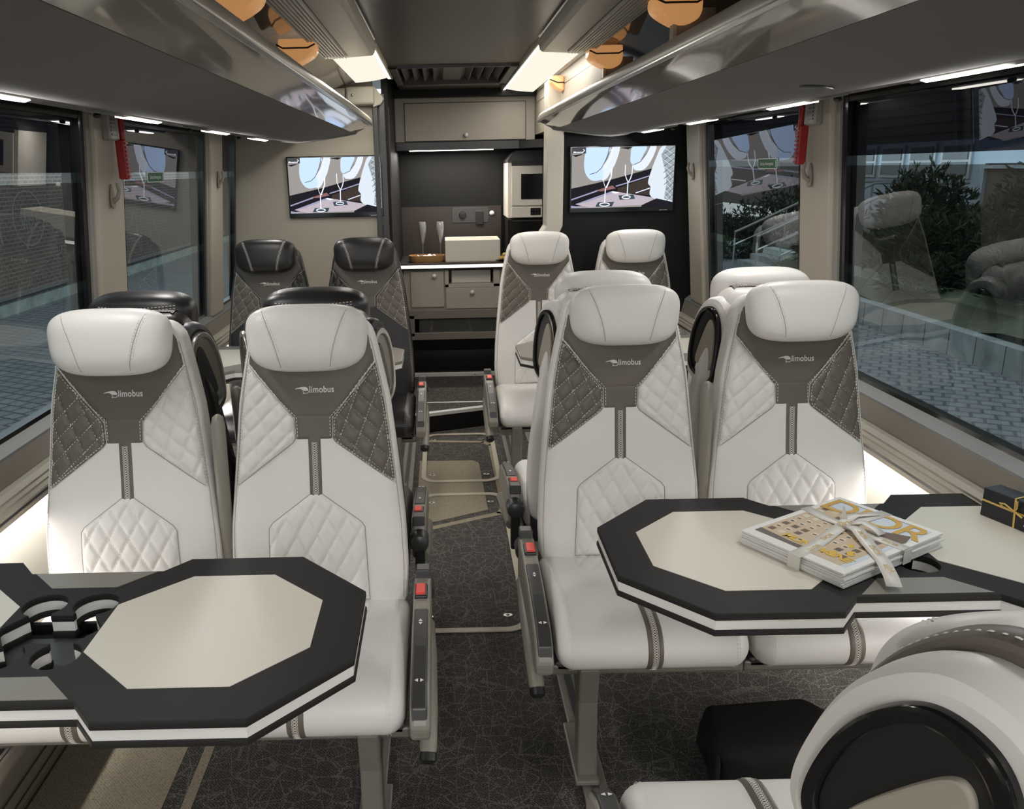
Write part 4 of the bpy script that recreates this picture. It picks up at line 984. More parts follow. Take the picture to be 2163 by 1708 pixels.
strap('tail', [(0.034, 0.0, zt + 0.012), (0.045, -0.02, zt + 0.018), (0.05, -0.045, zt + 0.012), (0.048, -0.065, zt + 0.004)], 0.024)
strap('tail', [(0.045, 0.02, zt + 0.008), (0.09, 0.03, zt + 0.006), (0.13, 0.02, zt + 0.003), (0.15, 0.012, zt + 0.002)], 0.022)
MB().prism([(-0.006, 0), (0.010, 0), (0.003, 0.030), (0.0, 0.034)], 'y', -0.0006, 0.0006).build('upright_end', X.satin, rb, loc=kc + V(0.0, 0.012, 0.006))
def rtext(a, b, z, ang, size=0.017):
    dx = AX * math.cos(ang) + BX * math.sin(ang); dy = AX * -math.sin(ang) + BX * math.cos(ang)
    place('ribbon_lettering', text_mesh('DIOR', size, 0, 0, 1.05), X.gold, rb, mw=frame(RB(a, b, z), dx, dy, (0, 0, 1)))
for a, b in ((-0.125, -0.023), (-0.055, -0.004)): rtext(a, b, zt + 0.0022, 0.08)
for a, b, z in ((0.0, -0.048, zt + 0.0118), (-0.038, -0.104, zt + 0.0062), (-0.075, -0.155, zt - 0.0020)): rtext(a, b, z, math.atan2(-0.83, -0.56), 0.018)
rtext(0.030, -0.095, zt + 0.0015, -PI / 2, 0.015); rtext(0.118, 0.026, zt + 0.006, -0.2, 0.012)
place('ribbon_lettering', text_mesh('DIOR', 0.014, 0, 0, 1.05), X.gold, rb, mw=frame(kc + V(-0.003, -0.0125, 0.006), (0.97, 0.2, 0), (-0.1, 0.55, 0.83), (0.1, -0.83, 0.55)))
# black gift box
bx = V(0.326, -0.945, 0).normalized(); by = V(0.945, 0.326, 0).normalized()
t = thing('gift_box', 'small black gift box with gold ribbon on the right table by the window', 'box', (1.206, 1.846, TZ), 0)
MB().add([bx * a + by * b + V(0, 0, c) for a in (0, 0.23) for b in (0, 0.052) for c in (0, 0.070)], [(0, 1, 3, 2), (4, 6, 7, 5), (0, 4, 5, 1), (2, 3, 7, 6), (0, 2, 6, 4), (1, 5, 7, 3)]).build('carton', mat('navy_black_card', (0.012, 0.013, 0.017), 0.4), t, bevel=0.0015)
def BP(a, b, z, o=0.0012): return bx * a + by * (b - o) + V(0, 0, z)
MB().ribbon([BP(0, 0, 0.040), BP(0.23, 0, 0.036)], 0.005, -by).build('gold_band', X.goldr, t, fix=False)
MB().ribbon([BP(0.085, 0, 0), BP(0.080, 0, 0.0712)], 0.005, -by).ribbon([bx * 0.080 + V(0, 0, 0.0712), bx * 0.078 + by * 0.052 + V(0, 0, 0.0712)], 0.005, V(0, 0, 1)).build('gold_band', X.goldr, t, fix=False)
bw = MB()
for d in ((-0.030, 0.012), (0.010, 0.030), (0.026, -0.004)):
    bw.tube([BP(0.082, 0, 0.040, 0.002), BP(0.082 + d[0] * 0.6, 0, 0.040 + d[1] * 0.8 + 0.004, 0.012), BP(0.082 + d[0], 0, 0.040 + d[1], 0.012), BP(0.082 + d[0] * 0.8, 0, 0.040 + d[1] * 0.5 - 0.003, 0.007), BP(0.082, 0, 0.039, 0.002)], 0.0020, 6)
bw.build('bow', X.goldr, t, True)
place('script', text_mesh('Exclusively for', 0.017, 0, 0.35), X.paper, t, mw=frame(BP(0.155, 0, 0.018, 0.0008), bx, (0, 0, 1), -by))

# ================================================================ SCREENS
def screen(label, cx, y, cz, w, h):
    t = thing('wall_screen', label, 'screen', (cx, y, cz), 0, 'wall screens')
    MB().box(-w / 2, w / 2, -0.022, 0.0, -h / 2, h / 2).build('casing', X.gloss, t, bevel=0.003)
    E_ = lambda n, c, k=1.0: emis('screen_' + n, srgb(*c), k)
    if 'wallp' not in SCR:
        for n, c in dict(wallp=(146, 141, 137), sky=(190, 214, 250), rim=(214, 222, 236), dark=(32, 30, 36), brown=(60, 52, 48), table=(178, 168, 176), edge=(150, 150, 176), coast=(58, 72, 82), white=(236, 242, 252), seat=(206, 216, 226), quilt=(148, 158, 164), stitch=(84, 92, 98), red=(136, 96, 98), lg=(70, 70, 74)).items(): SCR[n] = E_(n, c)
    pw, ph = w - 0.018, h - 0.034
    img = thing('picture', None, None); img.parent = t
    lay = [0]
    def pl(pts, key, nm='shape', sm=False):
        if sm: pts = [tuple(p)[:2] for p in spline([(a, b, 0) for a, b in pts], 4, True)]
        lay[0] += 1
        q = [(((x - 140) / 1880 - 0.5) * pw, (0.5 - (yy - 190) / 1130) * ph + 0.009) for x, yy in pts]
        q = [(max(-pw / 2, min(pw / 2, a)), max(-ph / 2 + 0.009, min(ph / 2 + 0.009, b))) for a, b in q]
        d = -0.0224 - 0.00005 * lay[0]
        place(nm, curve_mesh([q], 0), SCR[key], img, mw=frame((0, d, 0), (1, 0, 0), (0, 0, 1), (0, -1, 0)))
    def ln(pts, wd, key):
        pts = [V(*p) for p in pts]; L_, R_ = [], []
        for i, p in enumerate(pts):
            d = (pts[min(i + 1, len(pts) - 1)] - pts[max(i - 1, 0)]).normalized(); n = V(-d.y, d.x) * wd / 2; L_.append(tuple(p + n)); R_.append(tuple(p - n))
        pl(L_ + R_[::-1], key)
    pl([(140, 190), (2020, 190), (2020, 1320), (140, 1320)], 'wallp')
    pl([(880, 190), (1015, 190), (945, 480), (880, 610), (790, 770), (700, 800), (600, 700), (790, 420)], 'rim', sm=True)
    pl([(400, 190), (822, 190), (795, 330), (752, 450), (700, 560), (735, 640), (720, 770), (640, 805), (560, 812), (480, 785), (410, 700), (372, 590), (365, 450), (380, 300)], 'sky', sm=True)
    ln([(822, 190), (795, 330), (750, 450), (690, 570), (600, 655), (470, 690)], 12, 'lg'); ln([(890, 190), (850, 400), (760, 560)], 10, 'white')
    pl([(1560, 190), (1680, 190), (1610, 420), (1480, 610), (1330, 632), (1280, 600), (1285, 520), (1450, 400)], 'rim', sm=True)
    pl([(1250, 190), (1500, 190), (1450, 340), (1385, 450), (1280, 522), (1218, 480), (1212, 340)], 'sky', sm=True); ln([(1560, 190), (1500, 330), (1400, 470), (1285, 524)], 12, 'lg')
    pl([(140, 950), (800, 812), (1620, 600), (1620, 1200), (140, 1290)], 'dark')
    pl([(1000, 960), (1590, 760), (1600, 1100), (1000, 1040)], 'brown'); pl([(560, 1000), (900, 905), (960, 960), (700, 1010)], 'red'); ln([(960, 920), (1250, 840), (1570, 740)], 22, 'edge')
    ln([(140, 1160), (620, 1000)], 26, 'edge'); ln([(1330, 1055), (1590, 970)], 18, 'rim')
    pl([(215, 1245), (900, 1010), (1720, 1160), (1450, 1285), (480, 1315)], 'table'); pl([(215, 1245), (860, 1022), (900, 1045), (420, 1215)], 'edge')
    pl([(140, 1270), (420, 1312), (140, 1318)], 'edge'); pl([(915, 1015), (1040, 1040), (960, 1060), (880, 1030)], 'white')
    pl([(640, 1215), (942, 1215), (900, 1300), (590, 1302)], 'coast'); pl([(1015, 1095), (1292, 1085), (1325, 1165), (1040, 1180)], 'coast')
    for cx_, cy_, r, g in ((762, 1262, 92, 30), (1160, 1130, 78, 26)):
        pts = circ(cx_, cy_, r, 18, g); ln(pts + pts[:2], 16, 'white')
    ln([(768, 960), (762, 1225)], 17, 'white'); ln([(714, 600), (722, 760), (745, 880), (775, 955)], 12, 'rim'); ln([(878, 590), (868, 740), (820, 860), (782, 950)], 24, 'white')
    ln([(1182, 850), (1175, 1095)], 20, 'rim'); ln([(1125, 520), (1122, 690), (1150, 780), (1182, 850)], 14, 'white'); ln([(1258, 530), (1250, 700), (1225, 780), (1190, 850)], 20, 'rim')
    pl([(1790, 190), (2020, 190), (2020, 1240), (1620, 1130), (1600, 950), (1552, 870), (1585, 700), (1690, 380)], 'seat', sm=True)
    pl([(1860, 190), (2020, 190), (2020, 1220), (1860, 1175), (1890, 900), (1870, 700), (1772, 350)], 'quilt')
    for k in range(9):
        y0 = 260 + k * 112; ln([(1800 + 10 * k if k < 6 else 1880, y0 + 90), (2018, y0 - 60)], 13, 'stitch'); ln([(1815 + (k > 3) * 60, y0 - 40), (2018, y0 + 110)], 8, 'rim')
    pl([(1450, 1290), (1720, 1165), (2020, 1240), (2020, 1320), (1440, 1320)], 'dark')
    pl([(1130, 232), (1000, 208), (1170, 196), (1240, 205), (1160, 240)], 'dark'); pl([(140, 330), (360, 305), (300, 330), (210, 360)], 'dark')
    pl([(140, 190), (395, 190), (395, 300), (140, 300)], 'lg'); ln([(340, 222), (372, 245), (340, 268)], 14, 'white')
    tm = text_mesh('.Movactus', 0.0145, 0, 0, 0.95, 0.0003)
    place('caption', tm, SCR['white'], img, mw=frame((((250 - 140) / 1880 - 0.5) * pw, -0.0256, (0.5 - (275 - 190) / 1130) * ph + 0.009), (1, 0, 0), (0, 0, 1), (0, -1, 0)))
    MB().box(w * 0.36, w * 0.44, -0.0226, -0.022, -h / 2 + 0.006, -h / 2 + 0.0085).build('maker_mark', X.silver, t)
    return t
SCR = {}
screen('left wall screen showing two champagne flutes, on the cream partition', -0.690, YP - 0.001, 1.467, 0.552, 0.345)
screen('right wall screen showing two champagne flutes, on the black partition', 0.915, 4.699, 1.480, 0.575, 0.352)

# ================================================================ KITCHEN
KY = 5.75
o = MB().box(-0.42, 0.80, 6.34, 6.40, 0.0, 2.13).build('wall_kitchen_back', X.wblk); struct(o)
o = MB().box(0.62, 0.70, 4.78, 6.4, 0, 2.13).build('wall_kitchen_right', X.brown); struct(o)
t = thing('splash_panel', 'dark brown splash panel with sockets behind the kitchen counter', 'panel', (0.0, 6.33, 1.12))
MB().box(-0.37, 0.37, -0.006, 0.009, -0.20, 0.165).build('board', X.brown, t)
pz = plate('socket_plate', [rrect(0.005, 0.275, 0.045, 0.155, 0.012)], 0.004, X.dplas, t, frame((0.0, -0.008, 0), (1, 0, 0), (0, 0, 1), (0, -1, 0)), 0.001)
MB().lathe([(0.028, 0), (0.024, 0.012), (0.012, 0.014), (0.0, 0.014)]).build('socket', X.blk, pz).matrix_local = frame((0.082, -0.010, 0.10), (1, 0, 0), (0, 0, 1), (0, -1, 0))
MB().box(0.18, 0.235, -0.022, -0.010, 0.03, 0.13).build('switch', X.blk, pz, bevel=0.003)
MB().lathe([(0.017, 0), (0.017, 0.008), (0.006, 0.018), (0.0, 0.018)]).build('round_knob', X.paper, t).matrix_local = frame((0.30, -0.007, 0.112), (1, 0, 0), (0, 0, 1), (0, -1, 0))
# upper cabinet
t = thing('upper_cabinet', 'cream upper cabinet with one flap door above the kitchen', 'cabinet', (0.13, KY + 0.05, 1.86))
MB().box(-0.52, 0.43, 0.012, 0.53, -0.13, 0.15).build('body', X.cab, t, bevel=0.002)
d = MB().box(-0.435, 0.365, 0.0, 0.010, -0.125, 0.112).build('door', X.cab, t, bevel=0.002)
MB().box(-0.440, 0.37, 0.010, 0.0125, -0.13, 0.117).build('door_gap', X.blk, t)
MB().ball((-0.03, -0.014, -0.092), 0.016, 0.012, 0.016, 14, 8).build('knob', X.alu, d, True)
t = thing('light_shelf', 'black shelf with a light strip under the upper cabinet', 'shelf', (0.12, KY + 0.03, 1.705))
MB().box(-0.49, 0.33, 0, 0.02, -0.03, 0.022).box(-0.49, 0.47, 0.02, 0.55, 0.0, 0.022).prism([(0.33, 0.0), (0.47, -0.20), (0.47, 0.05), (0.33, 0.05)], 'z', -0.03, 0.022).build('board', X.dplas, t, bevel=0.002)
MB().box(-0.40, 0.16, 0.0, 0.022, -0.0345, -0.030).build('light_strip', X.led, t)
o = MB().box(-0.40, 0.72, KY - 0.03, KY + 0.3, 2.005, 2.055).build('trim_11', X.wblk); struct(o)
# counter and base unit
t = thing('kitchen_counter', 'dark kitchen counter top with glowing white front edge', 'counter', (0.12, KY, 0.93))
MB().box(-0.5, 0.5, 0.0, 0.56, -0.012, 0.0).build('board', X.brown, t, bevel=0.002)
MB().box(-0.5, 0.5, -0.006, 0.02, -0.032, -0.013).build('light_edge', emis('edge_glow', (1, 0.95, 0.86), 1.6), t)
MB().box(-0.5, 0.5, 0.0, 0.5, -0.045, -0.033).build('under_board', X.wblk, t)
t = thing('base_cabinet', 'grey beige kitchen base cabinet with cupboard door and drawer', 'cabinet', (0.12, KY + 0.02, 0.12))
MB().box(-0.47, -0.182, 0.018, 0.5, 0.47, 0.762).box(-0.182, 0.18, 0.018, 0.5, 0.47, 0.66).box(0.17, 0.5, 0.018, 0.5, 0.47, 0.762).box(-0.182, -0.155, 0.0, 0.3, 0.64, 0.762).box(-0.182, 0.2, 0.0, 0.3, 0.636, 0.662).box(0.155, 0.2, 0, 0.3, 0.64, 0.762).box(-0.18, 0.17, 0.25, 0.28, 0.64, 0.762).build('carcass', X.cab, t, bevel=0.002)
d = MB().box(-0.42, -0.19, 0.0, 0.018, 0.505, 0.755).build('cupboard_door', X.cab, t, bevel=0.003)
MB().ball((-0.255, -0.014, 0.722), 0.016, 0.013, 0.016, 14, 8).build('knob', X.alu, d, True)
d = MB().box(-0.176, 0.20, 0.0, 0.018, 0.49, 0.635).build('drawer', X.cab, t, bevel=0.003)
MB().ball((0.006, -0.014, 0.605), 0.016, 0.013, 0.016, 14, 8).build('knob', X.alu, d, True)
MB().box(-0.135, 0.14, 0.06, 0.25, 0.662, 0.752).build('sink_underside', X.lamw, t, bevel=0.004)
t = thing('glazed_unit', 'grey framed glass fronted unit under the kitchen cabinet', 'cabinet', (0.12, KY + 0.005, 0.12))
g = MB()
for q in ((-0.47, 0.5, 0.425, 0.485), (-0.47, 0.5, 0.275, 0.325), (-0.47, -0.40, 0.3, 0.45), (0.30, 0.5, 0.3, 0.45)): g.box(q[0], q[1], 0, 0.03, q[2], q[3])
g.build('frame', X.cabf, t, bevel=0.003)
MB().box(-0.37, 0.31, 0.016, 0.02, 0.32, 0.43).build('glass_front', X.smoke, t)
MB().box(-0.38, 0.31, 0.40, 0.41, 0.29, 0.45).box(-0.38, 0.31, 0.03, 0.4, 0.285, 0.29).build('inside', X.cabf, t)
MB().box(-0.36, 0.30, 0.001, 0.012, 0.322, 0.327).build('glass_rail', X.silver, t)
for x, c, lab in ((-0.13, (0.25, 0.30, 0.05), 'green carton behind the smoked glass'), (0.12, (0.36, 0.25, 0.15), 'tan carton behind the smoked glass'), (0.27, (0.36, 0.17, 0.10), 'orange carton behind the smoked glass, right of the tan one')):
    b_ = MB().box(-0.035, 0.035, -0.03, 0.03, 0.0, 0.075).build('carton', mat('carton_' + lab.split()[0], c, 0.6), None, bevel=0.003)
    b_.location = (x + 0.04, KY + 0.12, 0.4105); tag(b_, lab, 'carton', 'cartons in the glazed unit')
t = thing('kick_recess', 'black recess with silver floor strip under the glazed kitchen unit', 'plinth', (0.12, KY, 0.12))
MB().box(-0.47, 0.5, 0.10, 0.14, 0.0, 0.275).build('back_board', X.wblk, t)
MB().box(-0.47, 0.5, 0.06, 0.12, 0.02, 0.19).build('black_box', X.gloss, t, bevel=0.005)
MB().box(-0.47, 0.5, 0.03, 0.06, 0.0, 0.026).build('floor_strip', X.alu, t, bevel=0.002)
MB().ball((0.02, 0.029, 0.013), 0.004, 0.002, 0.004, 8, 6).build('screw', X.blk, t)
# appliance tower on the right of the counter
t = thing('oven_tower', 'white compact oven in a black topped housing at the right of the counter', 'oven', (0.50, 5.86, 0.93))
MB().box(-0.115, 0.12, 0.03, 0.45, 0.285, 0.655).build('housing', X.lamw, t, bevel=0.003)
MB().prism([(-0.115, 0.656), (0.12, 0.656), (0.12, 0.735), (-0.062, 0.735), (-0.115, 0.675)], 'y', 0.03, 0.45).build('top_housing', X.dplas, t, bevel=0.002)
MB().box(-0.09, 0.12, 0.012, 0.03, 0.636, 0.668).build('vent_strip', X.blk, t)
d = MB().box(-0.09, 0.12, 0.010, 0.03, 0.368, 0.632).build('oven_door', X.lamw, t, bevel=0.003)
MB().box(-0.026, 0.12, 0.0065, 0.010, 0.412, 0.580).build('door_window', X.gloss, d)
cp = MB().box(-0.09, 0.12, 0.010, 0.03, 0.29, 0.362).build('control_panel', X.lamw, t, bevel=0.002)
kp = MB().box(0.04, 0.11, 0.0065, 0.010, 0.305, 0.352).build('key_pad', X.gloss, cp)
for i in range(3):
    for j in range(2): MB().box(0.050 + i * 0.019, 0.058 + i * 0.019, 0.005, 0.0066, 0.314 + j * 0.02, 0.322 + j * 0.02).build('button', X.dplas, kp)
t = thing('black_appliance', 'black appliance standing on the counter below the white oven', 'appliance', (0.50, 5.87, 0.9305))
MB().box(-0.115, 0.12, 0.02, 0.45, 0.0, 0.280).build('casing', X.gloss, t, bevel=0.004)
MB().box(-0.10, -0.085, 0.012, 0.02, 0.05, 0.10).box(-0.09, 0.12, 0.014, 0.02, 0.262, 0.268).build('trim_bar', X.dplas, t)
# things on the counter
t = thing('basin', 'white rectangular basin standing on the kitchen counter', 'basin', (0.135, 5.95, 0.93))
MB().grid([[(x * k, y * k, z) for x, y in ((-0.19, -0.15), (0.19, -0.15), (0.19, 0.15), (-0.19, 0.15))] for k, z in ((0.985, 0.0), (1.0, 0.012), (1.0, 0.150), (0.93, 0.150), (0.90, 0.05), (0.88, 0.045))], True, True, True).build('bowl', X.lamw, t, bevel=0.003)
t = thing('wooden_tray', 'oval pale wooden tray on the left of the kitchen counter', 'tray', (-0.185, 5.885, 0.93))
tr = rrect(-0.125, 0.125, -0.075, 0.075, 0.06, 8); rows = []
for k, z in ((0.93, 0.0), (0.99, 0.01), (1.0, 0.045), (0.94, 0.045), (0.90, 0.012)): rows.append([(x * k, y * k, z) for x, y in tr])
MB().grid(rows, True, True, True).build('tray', X.wood, t, True, angle=50)
t = thing('napkin', 'crumpled white napkin lying in the wooden tray', 'napkin', (-0.18, 5.88, 0.950))
rows = [[(x, y, 0.014 + 0.012 * math.sin(x * 60 + y * 50) + 0.007 * math.cos(x * 95 - y * 90) - 0.2 * max(0, abs(x) - 0.05)) for x in [-0.07 + 0.14 * i / 14 for i in range(15)]] for y in [-0.035 + 0.07 * j / 8 for j in range(9)]]
nb = MB().grid(rows).build('cloth', X.paper, t, True); md = nb.modifiers.new('thick', 'SOLIDIFY'); md.thickness = 0.002
FL = None
for x, lab in ((-0.215, 'champagne flute left on the counter behind the tray'), (-0.088, 'champagne flute nearer the basin, behind the tray')):
    t = thing('champagne_flute', lab, 'glass', (x, 6.06, 0.9305), 0, 'champagne flutes on the counter')
    MB().lathe([(0.030, 0), (0.030, 0.003), (0.004, 0.008), (0.0035, 0.10), (0.008, 0.112)]).build('stem', X.steel if False else X.flute, t, True)
    MB().lathe([(0.008, 0.112), (0.018, 0.15), (0.027, 0.20), (0.0285, 0.225), (0.024, 0.262), (0.022, 0.262), (0.0265, 0.225), (0.025, 0.20), (0.016, 0.15), (0.005, 0.118)]).build('bowl', X.flute, t, True)
t = thing('pastry_plate', 'black plate of small pastries at the right end of the counter', 'plate', (0.375, 5.83, 0.93))
MB().lathe([(0.05, 0), (0.085, 0.010), (0.088, 0.014), (0.05, 0.006), (0.0, 0.005)]).build('plate', X.gloss, t, True)
PA = []
for i, (x, y, z) in enumerate(((-0.045, -0.03, 0.022), (-0.018, -0.045, 0.022), (-0.03, -0.01, 0.025), (0.0, -0.02, 0.026), (-0.02, -0.025, 0.045))):
    o = MB().ball((0, 0, 0), 0.017, 0.016, 0.014, 12, 8).build('pastry', X.food if i != 3 else X.paper, None, True)
    o.location = (0.375 + x, 5.83 + y, 0.93 + z); tag(o, 'small yellow pastry piled on the black plate' if i != 3 else 'white sweet among the yellow pastries on the plate', 'pastry', 'pastries on the plate')

# ================================================================ SMALL FITTINGS
def hammer(s):
    nm = 'left' if s < 0 else 'right'
    z = 1.675; x = s * (wu(z) - 0.03)
    t = thing('emergency_hammer', 'red emergency hammer in its holder on the %s window pillar' % nm, 'hammer', (x, 3.035, z))
    sx = -s
    MB().box(min(0, sx * 0.03), max(0, sx * 0.03), -0.065, 0.01, -0.005, 0.085).build('bracket', X.mold, t, bevel=0.006)
    sl = MB()
    for k in range(5): sl.box(min(sx * 0.029, sx * 0.033), max(sx * 0.029, sx * 0.033), -0.055, -0.015, 0.012 + k * 0.012, 0.018 + k * 0.012)
    sl.build('slots', X.dplas, t)
    MB().box(min(sx * 0.012, sx * 0.046), max(sx * 0.012, sx * 0.046), 0.01, 0.036, -0.135, 0.0).build('guard', X.dred, t, bevel=0.006)
    th = MB()
    for k in range(9): th.box(min(sx * 0.044, sx * 0.050), max(sx * 0.044, sx * 0.050), 0.012, 0.034, -0.128 + k * 0.014, -0.121 + k * 0.014)
    th.build('teeth', X.dred, t)
    MB().tube([(sx * 0.035, 0.03, -0.01), (sx * 0.034, 0.032, 0.07)], 0.010, 10).tube([(sx * 0.005, 0.032, 0.078), (sx * 0.06, 0.032, 0.078)], 0.011, 10).build('hammer', X.dred, t, True, angle=50)
hammer(-1); hammer(1)
def hook(s, y, z, lab):
    x = s * (wu(z) - 0.032); k = -s
    t = thing('coat_hook', lab, 'hook', (x, y, z), 0, 'coat hooks on the window pillars')
    plate('back_plate', [[tuple(p)[:2] for p in spline([(-0.012, -0.055, 0), (0.012, -0.055, 0), (0.016, -0.02, 0), (0.004, 0.02, 0), (-0.004, 0.02, 0), (-0.016, -0.02, 0)], 4, True)]], 0.006, X.cabf, t, frame((k * 0.004, 0, 0), (0, 1, 0), (0, 0, 1), (1, 0, 0)), 0.001)
    MB().tube([(k * 0.004, 0, -0.035), (k * 0.022, 0, -0.022), (k * 0.030, 0, 0.0), (k * 0.026, 0, 0.028)], [0.009, 0.008, 0.0065, 0.006], 10).build('prong', X.cabf, t, True)
hook(-1, 3.02, 1.50, 'coat hook on the left pillar under the red hammer'); hook(-1, 4.48, 1.54, 'coat hook on the left pillar farther from the red hammer')
hook(1, 3.05, 1.52, 'coat hook on the right pillar under the red hammer'); hook(1, 4.47, 1.53, 'coat hook on the right pillar beside the right screen')
for s in (-1, 1):
    z, y = 1.545, 3.62 if s < 0 else 3.56; x = s * (wu(z) + 0.0055)
    t = thing('exit_sticker', 'small green emergency exit sticker on the %s window pane' % ('left' if s < 0 else 'right'), 'sticker', (x, y, z))
    ya = V(0, -s, 0) if True else 0; up = V(-s * 0.085, 0, 1).normalized(); nn = ya.cross(up)
    mw = frame((0, 0, 0), ya, up, nn)
    plate('sticker_rim', [rrect(-0.104, 0.104, -0.021, 0.021, 0.006)], 0.0008, X.signw, t, mw)
    plate('sticker_face', [rrect(-0.100, 0.100, -0.018, 0.018, 0.005)], 0.001, X.sign, t, mw)
    place('lettering', text_mesh("Uscita d'emergenza", 0.0205, 0, 0, 0.9), X.signw, t, mw=mw @ Matrix.Translation((-0.006, 0, 0.0008)))
    plate('arrow', [[(0.084, 0.014), (0.089, 0.014), (0.096, 0.0), (0.089, -0.014), (0.084, -0.014), (0.091, 0.0)]], 0.0012, X.signw, t, mw)
# convector heater along the left wall
t = thing('wall_heater', 'taupe convector heater with slotted grille along the left wall under the window', 'heater', (-1.345, 1.2, 0))
MB().prism([(0.0, 0.0), (0.16, 0.0), (0.20, 0.06), (0.235, 0.225), (0.215, 0.245), (0.0, 0.245)], 'y', -0.8, 1.5).build('casing', X.cabf, t, bevel=0.006)
MB().prism([(0.02, 0.246), (0.21, 0.246), (0.21, 0.249), (0.02, 0.249)], 'y', -0.78, 1.48).build('grille_bed', X.leg, t)
g = MB()
for k in range(51):
    for j in range(6): g.box(0.03 + j * 0.03, 0.052 + j * 0.03, -0.76 + k * 0.043, -0.728 + k * 0.043, 0.2485, 0.2505)
g.build('grille_slots', X.blk, t)
g = MB()
for k in range(3):
    x, z = 0.185 + 0.0155 * k, 0.03 + 0.06 * k
    g.box(x + 0.006, x + 0.010, -0.79, 1.49, z, z + 0.003)
g.build('side_grooves', X.dplas, t)
# black bag on the carpet under the right table
t = thing('black_bag', 'black soft bag lying on the carpet under the right table', 'bag', (0.745, 1.83, 0.0), -0.05)
rows = []
sec = rrect(-0.17, 0.17, 0.0, 0.17, 0.05, 5)
for k, y in ((0.55, -0.115), (0.88, -0.105), (0.98, -0.07), (1.0, 0.0), (0.98, 0.06), (0.9, 0.095), (0.6, 0.105)):
    rows.append([(x * k + 0.006 * math.sin(z * 40 + y * 30), y + 0.004 * math.sin(x * 30), 0.004 + z * (0.45 + 0.55 * k) * (0.92 + 0.06 * math.sin(x * 18)) * (1 + 0.25 * x)) for x, z in sec])
MB().grid(rows, True, True, True).build('body', X.bag, t, True, angle=70)
MB().tube([(-0.15, -0.09, 0.02), (-0.165, -0.115, 0.06), (-0.16, -0.10, 0.11), (-0.15, -0.05, 0.13)], 0.007, 8).build('strap', X.bag, t, True)
MB().tube([(0.10, -0.11, 0.05), (0.115, -0.06, 0.16), (0.115, 0.05, 0.165), (0.10, 0.10, 0.08)], 0.004, 6).build('zip_seam', X.blk, t, True)

# ================================================================ OUTSIDE
GZ = -1.20
o = MB().box(-30, 30, -25, 45, GZ - 0.1, GZ).build('pavement', X.paver); struct(o)
# left: brick wall with plinth, kerb and graffiti
LX = -9.05
o = MB().box(LX - 0.4, LX, -25, 45, GZ + 0.40, 4.6).build('brick_wall', X.brick); struct(o)
p_ = MB().box(LX - 0.4, LX + 0.10, -25, 45, GZ, GZ + 0.38).build('plinth', X.conc, o)
MB().box(LX - 0.4, LX + 0.14, -25, 45, GZ + 0.38, GZ + 0.43).build('plinth_ledge', X.metal, o)
gp = mat('graffiti_pale', (0.50, 0.47, 0.46), 0.7); gb = mat('graffiti_blue', (0.22, 0.34, 0.55), 0.7)
def graf(name, lab, strokes, m, y, z, kx=1.0):
    t = thing(name, lab, 'graffiti', (LX + 0.004, y, z))
    mb = MB()
    for s_ in strokes: mb.ribbon([(0, a * kx, b * kx) for a, b, c in spline([(a, b, 0) for a, b in s_], 5)], 0.026, V(1, 0, 0))
    o = mb.build('spray_line', m, t, fix=False); md = o.modifiers.new('thick', 'SOLIDIFY'); md.thickness = 0.003
el = [(0.68 * math.cos(k * PI / 8), 0.58 * math.sin(k * PI / 8) ) for k in range(17)]
graf('wall_graffiti', 'pale scribble inside a sprayed oval on the brick wall', [el, [(-0.35, 0.1), (-0.25, -0.2), (-0.15, 0.15), (-0.1, -0.3)], [(0.0, 0.2), (0.02, -0.25), (0.15, -0.1), (0.05, 0.0)], [(0.2, 0.2), (0.35, 0.1), (0.3, -0.2), (0.15, 0.1), (0.4, 0.2)], [(-0.2, -0.32), (0.0, -0.28)]], gp, 18.5, 0.72)
graf('wall_graffiti', 'small blue tag on the brick wall beside the window edge', [[(-0.2, 0.2), (-0.1, -0.1), (0.0, 0.2), (0.1, -0.1)], [(0.0, 0.0), (0.25, 0.1), (0.05, -0.25), (0.3, -0.2)], [(0.1, 0.3), (0.15, -0.3)]], gb, 20.8, 0.85)
graf('wall_graffiti', 'long pale zigzag scrawl on the brick wall seen in the middle left window', [[(-1.2, 0.1), (-1.0, 0.3), (-0.9, -0.3), (-0.7, 0.3), (-0.5, -0.35), (-0.3, 0.3), (0.0, -0.2), (0.1, 0.3), (0.5, -0.3)], [(0.6, 0.2), (0.9, 0.3), (0.8, 0.0), (1.1, -0.1), (0.9, -0.3)], [(1.3, -0.3), (1.4, 0.3), (1.7, 0.2), (1.6, -0.2)]], gp, 26.9, -0.05, 2.0)
